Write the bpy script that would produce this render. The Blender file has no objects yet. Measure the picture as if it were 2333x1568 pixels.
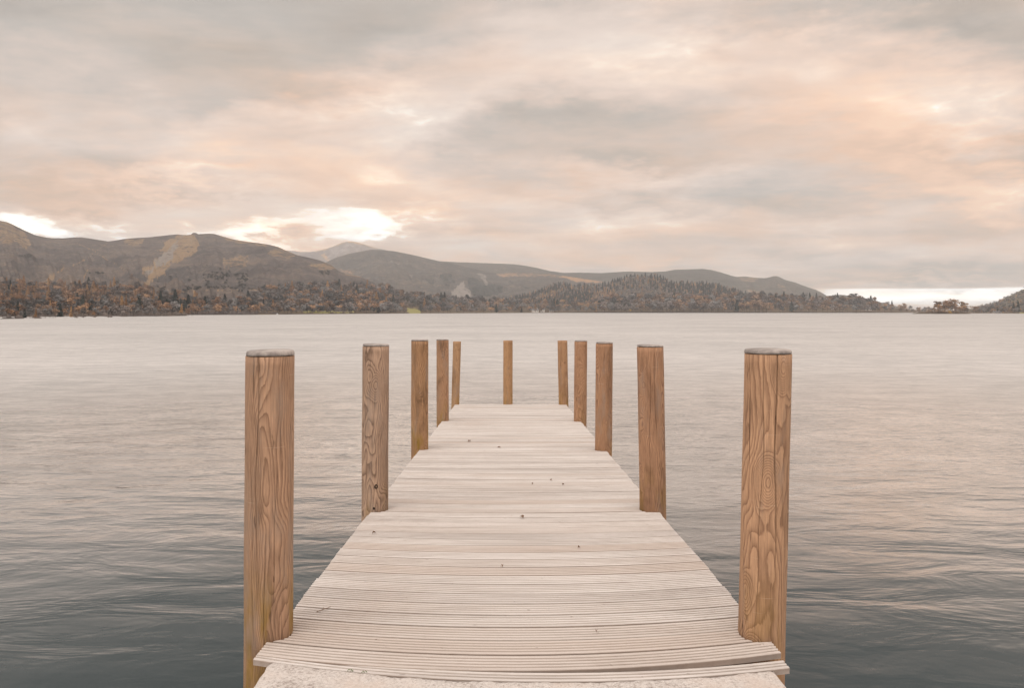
import bpy, bmesh, math, random
import numpy as np
from mathutils import Vector

random.seed(7)
rng = np.random.default_rng(11)
S = bpy.context.scene
COL = S.collection

# ---------------------------------------------------------------- camera
F = 1808.0            # focal length in units of the 2333-wide photograph
HX, HY = 1166.5, 709.5
CZ = 3.2              # eye above the water
cam = bpy.data.objects.new('camera', bpy.data.cameras.new('camera'))
COL.objects.link(cam)
S.camera = cam
cam.location = (0, 0, CZ)
cam.rotation_euler = (math.radians(90), 0, 0)
cam.data.sensor_width = 36
cam.data.lens = 36 * F / 2333
cam.data.shift_y = -(784 - HY) / 2333
cam.data.clip_start = 0.1
cam.data.clip_end = 30000

# ---------------------------------------------------------------- render look
S.view_settings.view_transform = 'Standard'
S.view_settings.look = 'None'
S.view_settings.exposure = 0
S.view_settings.gamma = 1
S.cycles.use_denoising = True
S.cycles.max_bounces = 6
S.cycles.volume_bounces = 2
S.cycles.sample_clamp_indirect = 6

def lin(c):
    return tuple(((v / 255) / 12.92 if v / 255 <= .04045 else ((v / 255 + .055) / 1.055) ** 2.4) for v in c)

class NT:
    """small helper for node trees"""
    def __init__(s, tree):
        s.t = tree; s.n = tree.nodes; s.l = tree.links
    def node(s, kind, **kw):
        n = s.n.new(kind)
        for k, v in kw.items(): setattr(n, k, v)
        return n
    def put(s, sock, v):
        if isinstance(v, bpy.types.NodeSocket): s.l.new(v, sock)
        elif v is not None:
            try: sock.default_value = v
            except Exception: sock.default_value = tuple(v) + (1,)
    def math(s, op, a, b=None, c=None, clamp=False):
        n = s.node('ShaderNodeMath', operation=op, use_clamp=clamp)
        for i, v in enumerate((a, b, c)):
            if v is not None: s.put(n.inputs[i], v)
        return n.outputs[0]
    def vmath(s, op, a, b=None, out=0):
        n = s.node('ShaderNodeVectorMath', operation=op)
        s.put(n.inputs[0], a)
        if b is not None: s.put(n.inputs['Scale'] if op == 'SCALE' else n.inputs[1], b)
        return n.outputs[out]
    def noise(s, vec, scale=1, detail=3, rough=.5, dist=0, out='Fac'):
        n = s.node('ShaderNodeTexNoise')
        s.put(n.inputs['Vector'], vec)
        n.inputs['Scale'].default_value = scale; n.inputs['Detail'].default_value = detail
        n.inputs['Roughness'].default_value = rough; n.inputs['Distortion'].default_value = dist
        return n.outputs[out]
    def mapr(s, v, a, b, c=0, d=1, kind='SMOOTHSTEP'):
        n = s.node('ShaderNodeMapRange', interpolation_type=kind)
        s.put(n.inputs[0], v)
        for i, x in enumerate((a, b, c, d)): n.inputs[i + 1].default_value = x
        return n.outputs[0]
    def mix(s, f, a, b, mode='MIX'):
        n = s.node('ShaderNodeMix', data_type='RGBA', blend_type=mode)
        s.put(n.inputs[0], f); s.put(n.inputs[6], a); s.put(n.inputs[7], b)
        return n.outputs[2]
    def ramp(s, f, stops, kind='LINEAR'):
        n = s.node('ShaderNodeValToRGB'); n.color_ramp.interpolation = kind
        e = n.color_ramp.elements
        while len(e) < len(stops): e.new(.5)
        for k, (p, c) in enumerate(stops):
            e[k].position = p; e[k].color = tuple(c) + (1,)
        s.put(n.inputs[0], f)
        return n.outputs[0]
    def mapping(s, vec, loc=(0, 0, 0), rot=(0, 0, 0), scale=(1, 1, 1)):
        n = s.node('ShaderNodeMapping')
        s.put(n.inputs[0], vec)
        n.inputs[1].default_value = loc; n.inputs[2].default_value = rot; n.inputs[3].default_value = scale
        return n.outputs[0]
    def comb(s, x, y, z=0):
        n = s.node('ShaderNodeCombineXYZ')
        for i, v in enumerate((x, y, z)): s.put(n.inputs[i], v)
        return n.outputs[0]
    def sep(s, v):
        n = s.node('ShaderNodeSeparateXYZ'); s.put(n.inputs[0], v)
        return n.outputs

# ---------------------------------------------------------------- sky
SUN_EL, SUN_AZ = math.radians(48), math.radians(215)     # soft glow of the veiled sun, behind and to the left
W = bpy.data.worlds.new('World'); S.world = W; W.use_nodes = True
w = NT(W.node_tree)
w.n.clear()
geo = w.node('ShaderNodeTexCoord').outputs['Generated']
d = w.sep(geo)
az = w.math('ARCTAN2', d[0], d[1])
el = w.math('ARCSINE', d[2])
# cloud-sheet coordinates: the sheet flattens towards the horizon
den = w.math('ADD', w.math('MAXIMUM', d[2], 0.0), 0.10)
plane = w.comb(w.math('DIVIDE', d[0], den), w.math('DIVIDE', d[1], den))
warp = w.noise(plane, .55, 4, .55, 0, 'Color')
warp = w.vmath('SUBTRACT', warp, (.5, .5, .5))
plane2 = w.vmath('ADD', plane, w.vmath('SCALE', warp, 1.3))
fine = w.noise(plane2, 1.15, 7, .56)
broad = w.noise(w.vmath('ADD', plane, (7.3, 2.1, 0)), .42, 4, .5)
streak = w.noise(w.mapping(plane2, (3, 1, 0), (0, 0, .12), (.55, 1.6, 1)), 1.5, 6, .6)
ae = w.comb(az, el)
wa = w.vmath('MULTIPLY', warp, (.10, .045, 0))
wb = w.vmath('SUBTRACT', w.noise(w.mapping(ae, scale=(5, 14, 1)), 2.2, 6, .6, 0, 'Color'), (.5, .5, .5))
aew = w.vmath('ADD', w.vmath('ADD', ae, wa), w.vmath('MULTIPLY', wb, (.26, .11, 0)))

def blobs(lst):
    acc = None
    for (px, py, rx, ry, amp, rot) in lst:
        dx = px - HX; hyp = math.hypot(F, dx)
        a0 = math.atan2(dx, F); e0 = math.atan2(HY - py, hyp)
        ra = rx * F / hyp ** 2; re = ry / hyp
        m = w.node('ShaderNodeMapping', vector_type='TEXTURE')
        w.put(m.inputs[0], aew)
        m.inputs[1].default_value = (a0, e0, 0); m.inputs[2].default_value = (0, 0, math.radians(rot)); m.inputs[3].default_value = (ra, re, 1)
        g = w.node('ShaderNodeTexGradient', gradient_type='QUADRATIC_SPHERE')
        w.put(g.inputs[0], m.outputs[0])
        acc = w.math('MULTIPLY_ADD', g.outputs[1], amp, 0.0 if acc is None else acc)
    return acc

# (x, y, half width, half height, strength, tilt) of lighter and darker cloud, as seen over the lake
light = blobs([
    (1560, 120, 620, 240, .58, -6), (1230, 60, 500, 120, .10, -6), (1120, 120, 360, 170, .18, 0), (920, 255, 430, 150, .42, 6), (760, 280, 420, 150, .16, 8),
    (470, 300, 260, 120, .20, 0), (860, 405, 500, 130, .36, -4), (420, 390, 460, 90, .36, 4), (480, 450, 620, 90, .24, 0), (1500, 590, 700, 60, .16, 0), (700, 440, 500, 90, .14, 0), (2180, 280, 350, 320, .38, -20),
    (1990, 230, 400, 200, .16, -10), (2270, 450, 330, 120, .36, -12), (1500, 400, 520, 70, .28, 3), (1350, 500, 650, 70, .34, 2),
    (90, 520, 200, 50, .95, -8), (40, 490, 200, 45, .35, -12), (300, 500, 480, 80, .34, 2), (560, 530, 240, 50, .85, 3), (880, 500, 230, 48, .62, 5), (740, 500, 520, 90, .42, 4), (250, 495, 200, 30, .2, 0),
    (1240, 560, 520, 60, .22, 0), (1860, 520, 420, 50, .22, 0), 
    (2150, 560, 360, 60, .22, 0), (1700, 640, 300, 40, .15, 0), (0, 300, 250, 140, .16, 0), (1800, 90, 260, 120, .12, 0)])
dark = blobs([
    (2230, 60, 420, 190, .40, -15), (380, 110, 700, 190, .22, -4), (60, 20, 300, 110, .22, 0), (1300, 265, 460, 80, .14, -3), (1180, 300, 460, 60, .06, 3),
    (1000, 340, 300, 30, .15, 0), (1230, 240, 300, 70, .16, 0), (520, 215, 500, 80, .15, 5), (250, 360, 330, 40, .14, 0), (350, 425, 480, 30, .25, 2),
    (2180, 350, 420, 60, .22, -10), (1800, 430, 380, 60, .12, 0), (1420, 365, 460, 46, .18, -2), (2150, 610, 520, 36, .30, 0), (1780, 585, 560, 30, .18, 0),
    (2250, 500, 300, 40, .14, 0), (1900, 30, 700, 90, .16, 0), (150, 460, 220, 28, .25, 0), (780, 90, 300, 140, .10, 0), (180, 180, 260, 60, .12, 0),
    (1480, 455, 500, 26, .12, 0), (2100, 640, 560, 22, .35, 0)])
warmb = blobs([
    (2000, 290, 560, 230, .75, -20), (2170, 400, 440, 150, .9, -18), (650, 250, 420, 150, .45, 0), (500, 370, 560, 130, .65, 3), (150, 440, 400, 110, .7, 0), (700, 540, 700, 60, .5, 0), (1500, 520, 600, 70, .3, 0), (1000, 470, 500, 90, .5, 0), (1850, 470, 700, 100, .45, 0), (1290, 440, 460, 70, .42, 0),
    (880, 400, 380, 110, .42, 0), (1680, 90, 500, 150, .25, 0), (560, 520, 420, 90, .35, 0), (60, 540, 260, 70, .45, 0), (1500, 590, 700, 60, .5, 0),
    (2290, 500, 260, 130, .45, 0), (1000, 590, 420, 60, .4, 0), (1530, 350, 400, 70, .3, 0)])

base = w.mapr(el, 0, .40, .52, .34, 'LINEAR')
t = w.math('MULTIPLY_ADD', light, 1.12, base)
t = w.math('SUBTRACT', t, w.math('MULTIPLY', dark, 1.1))
t = w.math('MULTIPLY_ADD', w.math('SUBTRACT', fine, .5), 1.05, t)
t = w.math('MULTIPLY_ADD', w.math('SUBTRACT', streak, .5), .50, t)
t = w.math('MULTIPLY_ADD', w.math('SUBTRACT', broad, .5), .45, t)
# the clear strip under the cloud edge at the right end of the lake
elw = w.math('MULTIPLY_ADD', w.math('SUBTRACT', streak, .5), .006, el)
strip = w.math('MULTIPLY', w.mapr(elw, .0, .017), w.mapr(elw, .0285, .0245))
strip = w.math('MULTIPLY', strip, w.mapr(az, .30, .42))
t = w.math('MULTIPLY_ADD', strip, .85, t)
cloud = w.ramp(t, [(0, lin((172, 167, 160))), (.25, lin((193, 185, 176))), (.45, lin((217, 201, 189))), (.66, lin((237, 219, 206))), (.82, lin((248, 232, 218))), (.94, lin((255, 243, 230))), (1, lin((255, 255, 252)))])
pinkn = w.noise(w.vmath('ADD', plane2, (3.3, 8.8, 0)), .9, 5, .55)
wf = w.math('MULTIPLY_ADD', w.math('SUBTRACT', pinkn, .5), 2.2, w.math('MULTIPLY_ADD', warmb, 1.3, .17), clamp=True)
warmc = w.mix(1, cloud, (1.16, .925, .745, 1), 'MULTIPLY')
warmc.node.clamp_result = False
cloud = w.mix(wf, cloud, warmc)
# an overcast sky grows brighter towards the zenith; unseen rear sky also brightened to light posts and deck
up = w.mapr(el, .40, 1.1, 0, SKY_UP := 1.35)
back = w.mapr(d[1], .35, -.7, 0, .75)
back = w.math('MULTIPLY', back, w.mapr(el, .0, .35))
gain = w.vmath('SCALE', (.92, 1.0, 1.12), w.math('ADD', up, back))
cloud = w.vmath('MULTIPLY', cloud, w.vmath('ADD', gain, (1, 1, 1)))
cloud = w.vmath('SCALE', cloud, w.math('ADD', w.mapr(t, .78, 1.5, 0, .9), 1.0))      # gaps where the low sun lights thin cloud
nish = w.node('ShaderNodeTexSky', sky_type='NISHITA', sun_disc=False)
nish.sun_elevation = SUN_EL; nish.sun_rotation = SUN_AZ
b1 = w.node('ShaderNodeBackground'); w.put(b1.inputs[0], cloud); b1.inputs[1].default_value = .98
b2 = w.node('ShaderNodeBackground'); w.put(b2.inputs[0], w.vmath('SCALE', nish.outputs[0], .12)); b2.inputs[1].default_value = .05   # the little of the clear sky that comes through
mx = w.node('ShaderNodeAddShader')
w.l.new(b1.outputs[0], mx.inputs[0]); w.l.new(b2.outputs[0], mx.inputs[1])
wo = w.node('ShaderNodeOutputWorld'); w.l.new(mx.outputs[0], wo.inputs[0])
W.cycles.sampling_method = 'MANUAL'; W.cycles.sample_map_resolution = 512

sun = bpy.data.objects.new('sun', bpy.data.lights.new('sun', 'SUN'))
COL.objects.link(sun)
sun.data.energy = .8; sun.data.angle = math.radians(50); sun.data.color = (1, .93, .85)
sd = Vector((math.sin(SUN_AZ) * math.cos(SUN_EL), math.cos(SUN_AZ) * math.cos(SUN_EL), math.sin(SUN_EL)))
sun.rotation_euler = sd.to_track_quat('Z', 'Y').to_euler()
sun.location = (0, 0, 60)

# ---------------------------------------------------------------- object helpers
def tag(o, label=None, cat=None, group=None, kind=None):
    if label: o['label'] = label
    if cat: o['category'] = cat
    if group: o['group'] = group
    if kind: o['kind'] = kind
    return o

def mesh_obj(name, verts, faces, mats, parent=None, midx=None, smooth=False, loc=(0, 0, 0), attrs=None):
    me = bpy.data.meshes.new(name)
    verts = np.asarray(verts, dtype=np.float32)
    if isinstance(faces, np.ndarray):
        nf, k = faces.shape
        me.vertices.add(len(verts)); me.vertices.foreach_set('co', verts.ravel())
        me.loops.add(nf * k); me.loops.foreach_set('vertex_index', faces.ravel().astype(np.int32))
        me.polygons.add(nf); me.polygons.foreach_set('loop_start', np.arange(0, nf * k, k, dtype=np.int32))
        me.update(calc_edges=True)
    else:
        me.from_pydata(verts.tolist(), [], faces); me.update()
    for m in (mats if isinstance(mats, (list, tuple)) else [mats]): me.materials.append(m)
    if midx is not None: me.polygons.foreach_set('material_index', np.asarray(midx, dtype=np.int32))
    if smooth: me.polygons.foreach_set('use_smooth', np.ones(len(me.polygons), dtype=bool))
    for k, v in (attrs or {}).items():
        a = me.attributes.new(k, 'FLOAT', 'POINT'); a.data.foreach_set('value', np.asarray(v, dtype=np.float32))
    o = bpy.data.objects.new(name, me); COL.objects.link(o)
    o.location = loc
    if parent is not None: o.parent = parent
    return o

def empty(name, loc):
    o = bpy.data.objects.new(name, None); COL.objects.link(o); o.location = loc; o.empty_display_size = .3
    return o

def grid_faces(nr, nc, wrap=False):
    r = np.arange(nr - 1)[:, None]; c = np.arange(nc if wrap else nc - 1)[None, :]
    a = r * nc + c; b = r * nc + (c + 1) % nc
    return np.stack([a, b, b + nc, a + nc], -1).reshape(-1, 4)

class MB:
    """collects boxes, tubes and faces into one mesh"""
    def __init__(s): s.v = []; s.f = []; s.m = []
    def add(s, v, f, m=0):
        o = len(s.v); s.v += [tuple(p) for p in v]; s.f += [tuple(i + o for i in q) for q in f]; s.m += [m] * len(f)
    def box(s, x0, x1, y0, y1, z0, z1, m=0):
        s.add([(x0, y0, z0), (x1, y0, z0), (x1, y1, z0), (x0, y1, z0), (x0, y0, z1), (x1, y0, z1), (x1, y1, z1), (x0, y1, z1)],
              [(0, 3, 2, 1), (4, 5, 6, 7), (0, 1, 5, 4), (1, 2, 6, 5), (2, 3, 7, 6), (3, 0, 4, 7)], m)
    def tube(s, p, q, r0, r1, n=6, m=0):
        p = Vector(p); q = Vector(q); ax = (q - p).normalized()
        u = ax.orthogonal().normalized(); w_ = ax.cross(u)
        vs = []
        for c, r in ((p, r0), (q, r1)):
            for k in range(n):
                a = 2 * math.pi * k / n; vs.append(c + (u * math.cos(a) + w_ * math.sin(a)) * r)
        s.add(vs, [(k, (k + 1) % n, n + (k + 1) % n, n + k) for k in range(n)] + [tuple(range(n))[::-1], tuple(range(n, 2 * n))], m)
    def build(s, name, mats, parent=None, loc=(0, 0, 0), smooth=False):
        return mesh_obj(name, s.v, s.f, mats, parent, s.m, smooth, loc)

def hash2(i, j, seed):
    n = (i.astype(np.int64) * 374761393 + j.astype(np.int64) * 668265263 + seed * 974634777) & 0xffffffff
    n = ((n ^ (n >> 13)) * 1274126177) & 0xffffffff
    return ((n ^ (n >> 16)) & 0xffff) / 65535.0
def vnoise(x, y, seed=0):
    i = np.floor(x); j = np.floor(y); fx = x - i; fy = y - j
    fx = fx * fx * (3 - 2 * fx); fy = fy * fy * (3 - 2 * fy)
    a = hash2(i, j, seed); b = hash2(i + 1, j, seed); c = hash2(i, j + 1, seed); e = hash2(i + 1, j + 1, seed)
    return (a + (b - a) * fx) * (1 - fy) + (c + (e - c) * fx) * fy - .5
def fbm(x, y, o=5, seed=0, g=.5):
    s = 0; a = 1
    for k in range(o):
        s = s + a * vnoise(x * 2 ** k, y * 2 ** k, seed + k); a *= g
    return s

def material(name, rough=.8, spec=.3):
    m = bpy.data.materials.new(name); m.use_nodes = True
    nt = NT(m.node_tree); b = nt.n['Principled BSDF']
    b.inputs['Roughness'].default_value = rough
    b.inputs['Specular IOR Level'].default_value = spec
    return m, nt, b
def bump(nt, b, h, strength, dist):
    n = nt.node('ShaderNodeBump'); n.inputs['Strength'].default_value = strength; n.inputs['Distance'].default_value = dist
    nt.put(n.inputs['Height'], h); nt.l.new(n.outputs[0], b.inputs['Normal']); return n

# ---------------------------------------------------------------- water
m_water, nt, b = material('lake_water', .12, .5)
P = nt.node('ShaderNodeNewGeometry').outputs['Position']
big = nt.noise(nt.mapping(P, scale=(.17, .36, 1), rot=(0, 0, .08)), 1, 3, .5)
mid = nt.noise(nt.mapping(P, scale=(.60, 1.35, 1), rot=(0, 0, -.10)), 1, 4, .55, .6)
small = nt.noise(nt.mapping(P, scale=(2.4, 5.0, 1), rot=(0, 0, .06)), 1, 3, .5, .3)
gust = nt.noise(nt.mapping(P, scale=(.035, .05, 1)), 1, 3, .5)
far = nt.mapr(nt.vmath('LENGTH', P, out=1), 12, 60)
dist = nt.vmath('LENGTH', P, out=1)
sm_amp = nt.math('MULTIPLY', small, nt.mapr(dist, 7, 24, .05, .50))
sm_amp = nt.math('MULTIPLY', sm_amp, nt.mapr(gust, .35, .65, .55, 1.25))
roll = nt.noise(nt.mapping(P, scale=(.38, .85, 1), rot=(0, 0, -.05)), 1, 4, .62, .4)
h = nt.math('ADD', nt.math('MULTIPLY', big, 1.6), nt.math('ADD', nt.math('MULTIPLY', mid, nt.mapr(dist, 6, 18, .5, .95)), sm_amp))
h = nt.math('ADD', h, nt.math('MULTIPLY', roll, nt.mapr(dist, 12, 120, .2, 1.8)))
bn = nt.node('ShaderNodeBump'); bn.inputs['Strength'].default_value = 1; bn.inputs['Distance'].default_value = .042; nt.put(bn.inputs['Height'], h)
nt.n.remove(b)
gl = nt.node('ShaderNodeBsdfGlossy'); nt.put(gl.inputs['Roughness'], nt.mapr(dist, 8, 60, .13, .50)); gl.inputs['Color'].default_value = (.99, .97, .95, 1); nt.l.new(bn.outputs[0], gl.inputs['Normal'])
df = nt.node('ShaderNodeBsdfDiffuse'); df.inputs['Color'].default_value = (.042, .058, .064, 1)
lw = nt.node('ShaderNodeLayerWeight'); lw.inputs[0].default_value = .5; nt.l.new(bn.outputs[0], lw.inputs['Normal'])
rf = nt.ramp(lw.outputs['Facing'], [(0, (.02,) * 3), (.52, (.045,) * 3), (.60, (.08,) * 3), (.66, (.16,) * 3), (.73, (.45,) * 3), (.80, (.76,) * 3), (.88, (.93,) * 3), (.94, (.75,) * 3), (1, (.53,) * 3)])
rip = nt.noise(nt.mapping(P, scale=(.45, .62, 1), rot=(0, 0, .03)), 1, 8, .80, .3)
rf = nt.math('MULTIPLY', rf, nt.mapr(nt.math('MULTIPLY_ADD', nt.math('SUBTRACT', gust, .5), .4, rip), .33, .62, .80, 1.06, 'LINEAR'))
mw = nt.node('ShaderNodeMixShader'); nt.put(mw.inputs[0], rf); nt.l.new(df.outputs[0], mw.inputs[1]); nt.l.new(gl.outputs[0], mw.inputs[2])
nt.l.new(mw.outputs[0], nt.n['Material Output'].inputs[0])
mesh_obj('lake_water', [(-6000, -200, 0), (6000, -200, 0), (6000, 7800, 0), (-6000, 7800, 0)], [(0, 1, 2, 3)], m_water)
tag(bpy.data.objects['lake_water'], 'rippled grey lake under the evening clouds', 'water', kind='structure')

# ---------------------------------------------------------------- terrain
def wx(px, Y): return (px - HX) / F * Y
def wz(py, Y): return CZ - (py - HY) / F * Y
def interp(pts, x):
    a = np.array(pts, dtype=float); return np.interp(x, a[:, 0], a[:, 1])
def in_poly(px, py, poly):
    r = np.zeros(px.shape, bool); n = len(poly)
    for i in range(n):
        x1, y1 = poly[i]; x2, y2 = poly[i - 1]
        c = ((y1 > py) != (y2 > py)) & (px < (x2 - x1) * (py - y1) / (y2 - y1 + 1e-9) + x1); r ^= c
    return r
def seg_dist(px, py, line):
    best = np.full(px.shape, 1e9)
    for (x1, y1), (x2, y2) in zip(line, line[1:]):
        L = (x2 - x1) ** 2 + (y2 - y1) ** 2
        t_ = np.clip(((px - x1) * (x2 - x1) + (py - y1) * (y2 - y1)) / L, 0, 1)
        best = np.minimum(best, np.hypot(px - x1 - t_ * (x2 - x1), py - y1 - t_ * (y2 - y1)))
    return best
c1 = lambda L: [(x / 3.842, 472.3 + y / 3.842) for x, y in L]          # enlargements the outlines were read from
c2 = lambda L: [(573.5 + x / 3.842, 526.3 + y / 3.842) for x, y in L]
c3 = lambda L: [(1147 + x / 3.842, 573.5 + y / 3.842) for x, y in L]
c4 = lambda L: [(1686.7 + x / 3.6095, 593.7 + y / 3.6095) for x, y in L]

def hill_material(name, cols, patch, rock, forest=(.05, .055, .045), scale=.01, b_dist=6):
    m, nt, b = material(name, .95, .1)
    P = nt.node('ShaderNodeNewGeometry').outputs['Position']
    n1 = nt.noise(P, scale, 6, .6); n2 = nt.noise(nt.mapping(P, scale=(1, 1, 2.4)), scale * 5, 5, .65, .5); n3 = nt.noise(P, scale * 22, 3, .6)
    c = nt.ramp(nt.math('MULTIPLY_ADD', n2, .45, nt.math('MULTIPLY', n1, .6)), [(.38, cols[0]), (.52, cols[1]), (.66, cols[2])])
    a1 = nt.node('ShaderNodeAttribute', attribute_name='bracken').outputs['Fac']
    a2 = nt.node('ShaderNodeAttribute', attribute_name='scree').outputs['Fac']
    a3 = nt.node('ShaderNodeAttribute', attribute_name='wooded').outputs['Fac']
    edge = nt.math('MULTIPLY', nt.math('ADD', nt.math('SUBTRACT', n2, .5), nt.math('MULTIPLY', nt.math('SUBTRACT', n3, .5), .6)), 2.6)
    f1 = nt.mapr(nt.math('ADD', a1, edge), .22, .72, 0, .95); f2 = nt.mapr(nt.math('ADD', a2, edge), .22, .72, 0, .95)
    f3 = nt.mapr(nt.math('ADD', a3, edge), .4, .6)
    c = nt.mix(f1, c, patch); c = nt.mix(f2, c, rock); c = nt.mix(f3, c, forest)
    c = nt.mix(nt.mapr(n3, .35, .65, 0, .35), c, nt.mix(1, c, (.62, .62, .66, 1), 'MULTIPLY'))
    nt.put(b.inputs['Base Color'], c)
    bump(nt, b, nt.math('ADD', n2, nt.math('MULTIPLY', n3, .5)), .9, b_dist)
    return m

def ridge(name, label, crest, foot, Dc, Df, mat, nx=300, nt_=90, rough=1.0, cell=160, seed=1, x0=None, x1=None, masks=None, curve=1.0, stretch=.35):
    """a hill with a traced skyline, its own distance, a real slope up to the crest and a far side behind it"""
    x0 = crest[0][0] if x0 is None else x0; x1 = crest[-1][0] if x1 is None else x1
    px = np.linspace(x0, x1, nx)
    yc = interp(crest, px); yf = interp(foot, px)
    dc = interp(Dc, px) if isinstance(Dc, list) else np.full(nx, float(Dc))
    df = interp(Df, px) if isinstance(Df, list) else np.full(nx, float(Df))
    zc = wz(yc, dc); zf = np.maximum(wz(yf, df), -.6)
    t_ = np.concatenate([np.linspace(0, 1, nt_), 1 + np.linspace(.04, .9, 12)])[:, None]
    Y = df + (dc - df) * t_
    PX = px[None, :] + 0 * t_
    up_ = np.clip(t_, 0, 1)
    ang_f = (zf - CZ) / df; ang_c = (zc - CZ) / dc
    ang = ang_f + (ang_c - ang_f) * up_ ** curve
    Z = CZ + ang * Y
    back = np.clip(t_ - 1, 0, 9)
    Z = np.where(t_ > 1, zc[None, :] * (1 - back / .9) ** 1.2 - 1.0 * back, Z)
    X = wx(PX, Y)
    body = np.sin(np.pi * np.clip(t_, 0, 1)) ** .6
    amp = rough * (zc[None, :] - zf[None, :])
    # gullies run downhill
    g = np.abs(fbm(PX / (cell / 6) + t_ * 1.5, t_ * 3.0 + PX / 120, 5, seed)) * -.9 + fbm(X / cell, Y / cell / stretch, 5, seed + 9) * .9
    Z = Z + g * amp * .15 * body
    Z = Z + fbm(X / 40, Y / 40, 4, seed + 3) * amp * .035 * np.clip(body + .06, 0, 1) * np.clip(t_ / .08, 0, 1)
    PY = HY + F * (CZ - Z) / Y
    nrow = len(t_)
    fr = (grid_faces(nrow, nx))
    at = {}
    wob = fbm(PX / 9, PY / 6, 4, seed + 5) * 10
    for k in ('bracken', 'scree', 'wooded'):
        mval = np.zeros(PX.shape)
        for kind, shape, wd in (masks or {}).get(k, []):
            if kind == 'poly': mval = np.maximum(mval, in_poly(PX + wob * .5, PY + wob * .4, shape) * wd)
            else: mval = np.maximum(mval, (seg_dist(PX + wob * .12, PY + wob * .1, shape) < wd) * .85)
        at[k] = mval.ravel()
    o = mesh_obj(name, np.stack([X, Y, Z], -1).reshape(-1, 3), fr, mat, smooth=True, attrs=at)
    tag(o, label, 'hill', kind='structure')
    return dict(px=px, X=X, Y=Y, Z=Z, t=t_, PY=PY)

crestA = [(-420, 470), (-200, 470), (-80, 480)] + c1([(0, 118), (60, 128), (100, 145), (200, 195), (300, 240), (370, 258), (450, 270), (550, 270), (650, 262), (720, 263), (800, 275), (880, 287), (945, 298), (1010, 290), (1080, 277), (1200, 267), (1300, 262), (1400, 252), (1480, 243), (1550, 237), (1630, 243), (1672, 238), (1690, 222), (1712, 222), (1735, 235), (1830, 229), (1880, 233), (1960, 258), (2050, 282), (2150, 298)]) + \
    c2([(0, 98), (150, 118), (230, 138), (300, 170), (400, 212), (500, 233), (600, 258), (700, 300), (760, 350), (830, 378), (950, 400), (1040, 440), (1120, 475), (1200, 520), (1300, 570), (1420, 640)])
SHORE = [(-500, 742), (0, 727.2), (130, 725.3), (250, 723.4), (400, 720.4), (573, 717.5), (750, 715.8), (900, 714.6), (1180, 713.2), (1400, 712.2), (1700, 711.9), (1950, 712.1), (2090, 712.9), (2230, 714.2), (2333, 714.8), (2600, 716)]
def shoreD(px): return np.minimum(1650.0, F * CZ / (interp(SHORE, px) - HY))
br = [('poly', c1([(1560, 240), (1700, 240), (1740, 320), (1720, 400), (1600, 440), (1580, 480), (1500, 480), (1440, 580), (1340, 640), (1290, 690), (1260, 720), (1235, 715), (1280, 640), (1310, 590), (1240, 575), (1240, 530), (1340, 520), (1350, 460), (1420, 420), (1440, 380), (1350, 400), (1440, 340), (1430, 310), (1500, 270)]), .75),
      ('poly', c1([(1080, 292), (1180, 276), (1275, 280), (1250, 320), (1180, 332), (1090, 322)]), .6),
      ('poly', c1([(-200, 100), (60, 130), (190, 200), (250, 262), (270, 325), (230, 362), (150, 310), (70, 330), (-200, 260)]), .56),
      ('poly', c1([(1890, 235), (2333, 318), (2333, 350), (2000, 300)]), .52), ('poly', c1([(1960, 440), (2180, 420), (2160, 520), (1950, 540)]), .44),
      ('poly', c2([(480, 300), (700, 270), (730, 320), (640, 350)]), .6), ('poly', c2([(230, 140), (400, 212), (300, 240), (120, 200)]), .5),
      ('line', c1([(670, 315), (830, 380), (920, 450), (1000, 485), (1150, 585)]), .55), ('line', c1([(940, 310), (840, 385), (740, 460), (630, 515)]), .55),
      ('line', c1([(560, 535), (440, 600), (380, 670)]), 1.3), ('poly', c1([(440, 590), (490, 595), (470, 640), (440, 660), (400, 670)]), .6), ('line', c1([(770, 545), (740, 600), (732, 660)]), 1.3), ('line', c1([(1400, 728), (2300, 722)]), .45),
      ('line', c2([(300, 172), (410, 215)]), .8), ('line', c2([(820, 378), (950, 400), (1040, 436)]), .9)]
sc = [('poly', c1([(1545, 318), (1470, 372), (1400, 430), (1345, 468), (1370, 500), (1335, 552), (1255, 560), (1250, 575), (1310, 590), (1345, 540), (1410, 505), (1500, 470), (1525, 400), (1555, 330)]), .8), ('line', c1([(1600, 250), (1500, 345), (1400, 440), (1310, 590)]), 1.1)]
mA = hill_material('moorland', [(.062, .057, .055), (.108, .093, .085), (.175, .138, .110)], (.29, .20, .115), (.25, .225, .20), scale=.006, b_dist=9)
pxs = np.array([-420, 0, 250, 573, 900, 950])
A = ridge('fell', 'big brown fell with a bracken streaked scree run', crestA, SHORE, [(-420, 2100), (0, 2300), (450, 2700), (940, 1900)], [(p, float(shoreD(np.array([p]))[0]) ) for p in (-420, -100, 0, 130, 250, 400, 573, 750, 900, 950)],
          mA, nx=900, nt_=170, rough=.9, cell=260, seed=3, x0=-420, x1=940, masks={'bracken': br, 'scree': sc}, curve=1.0)

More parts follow.
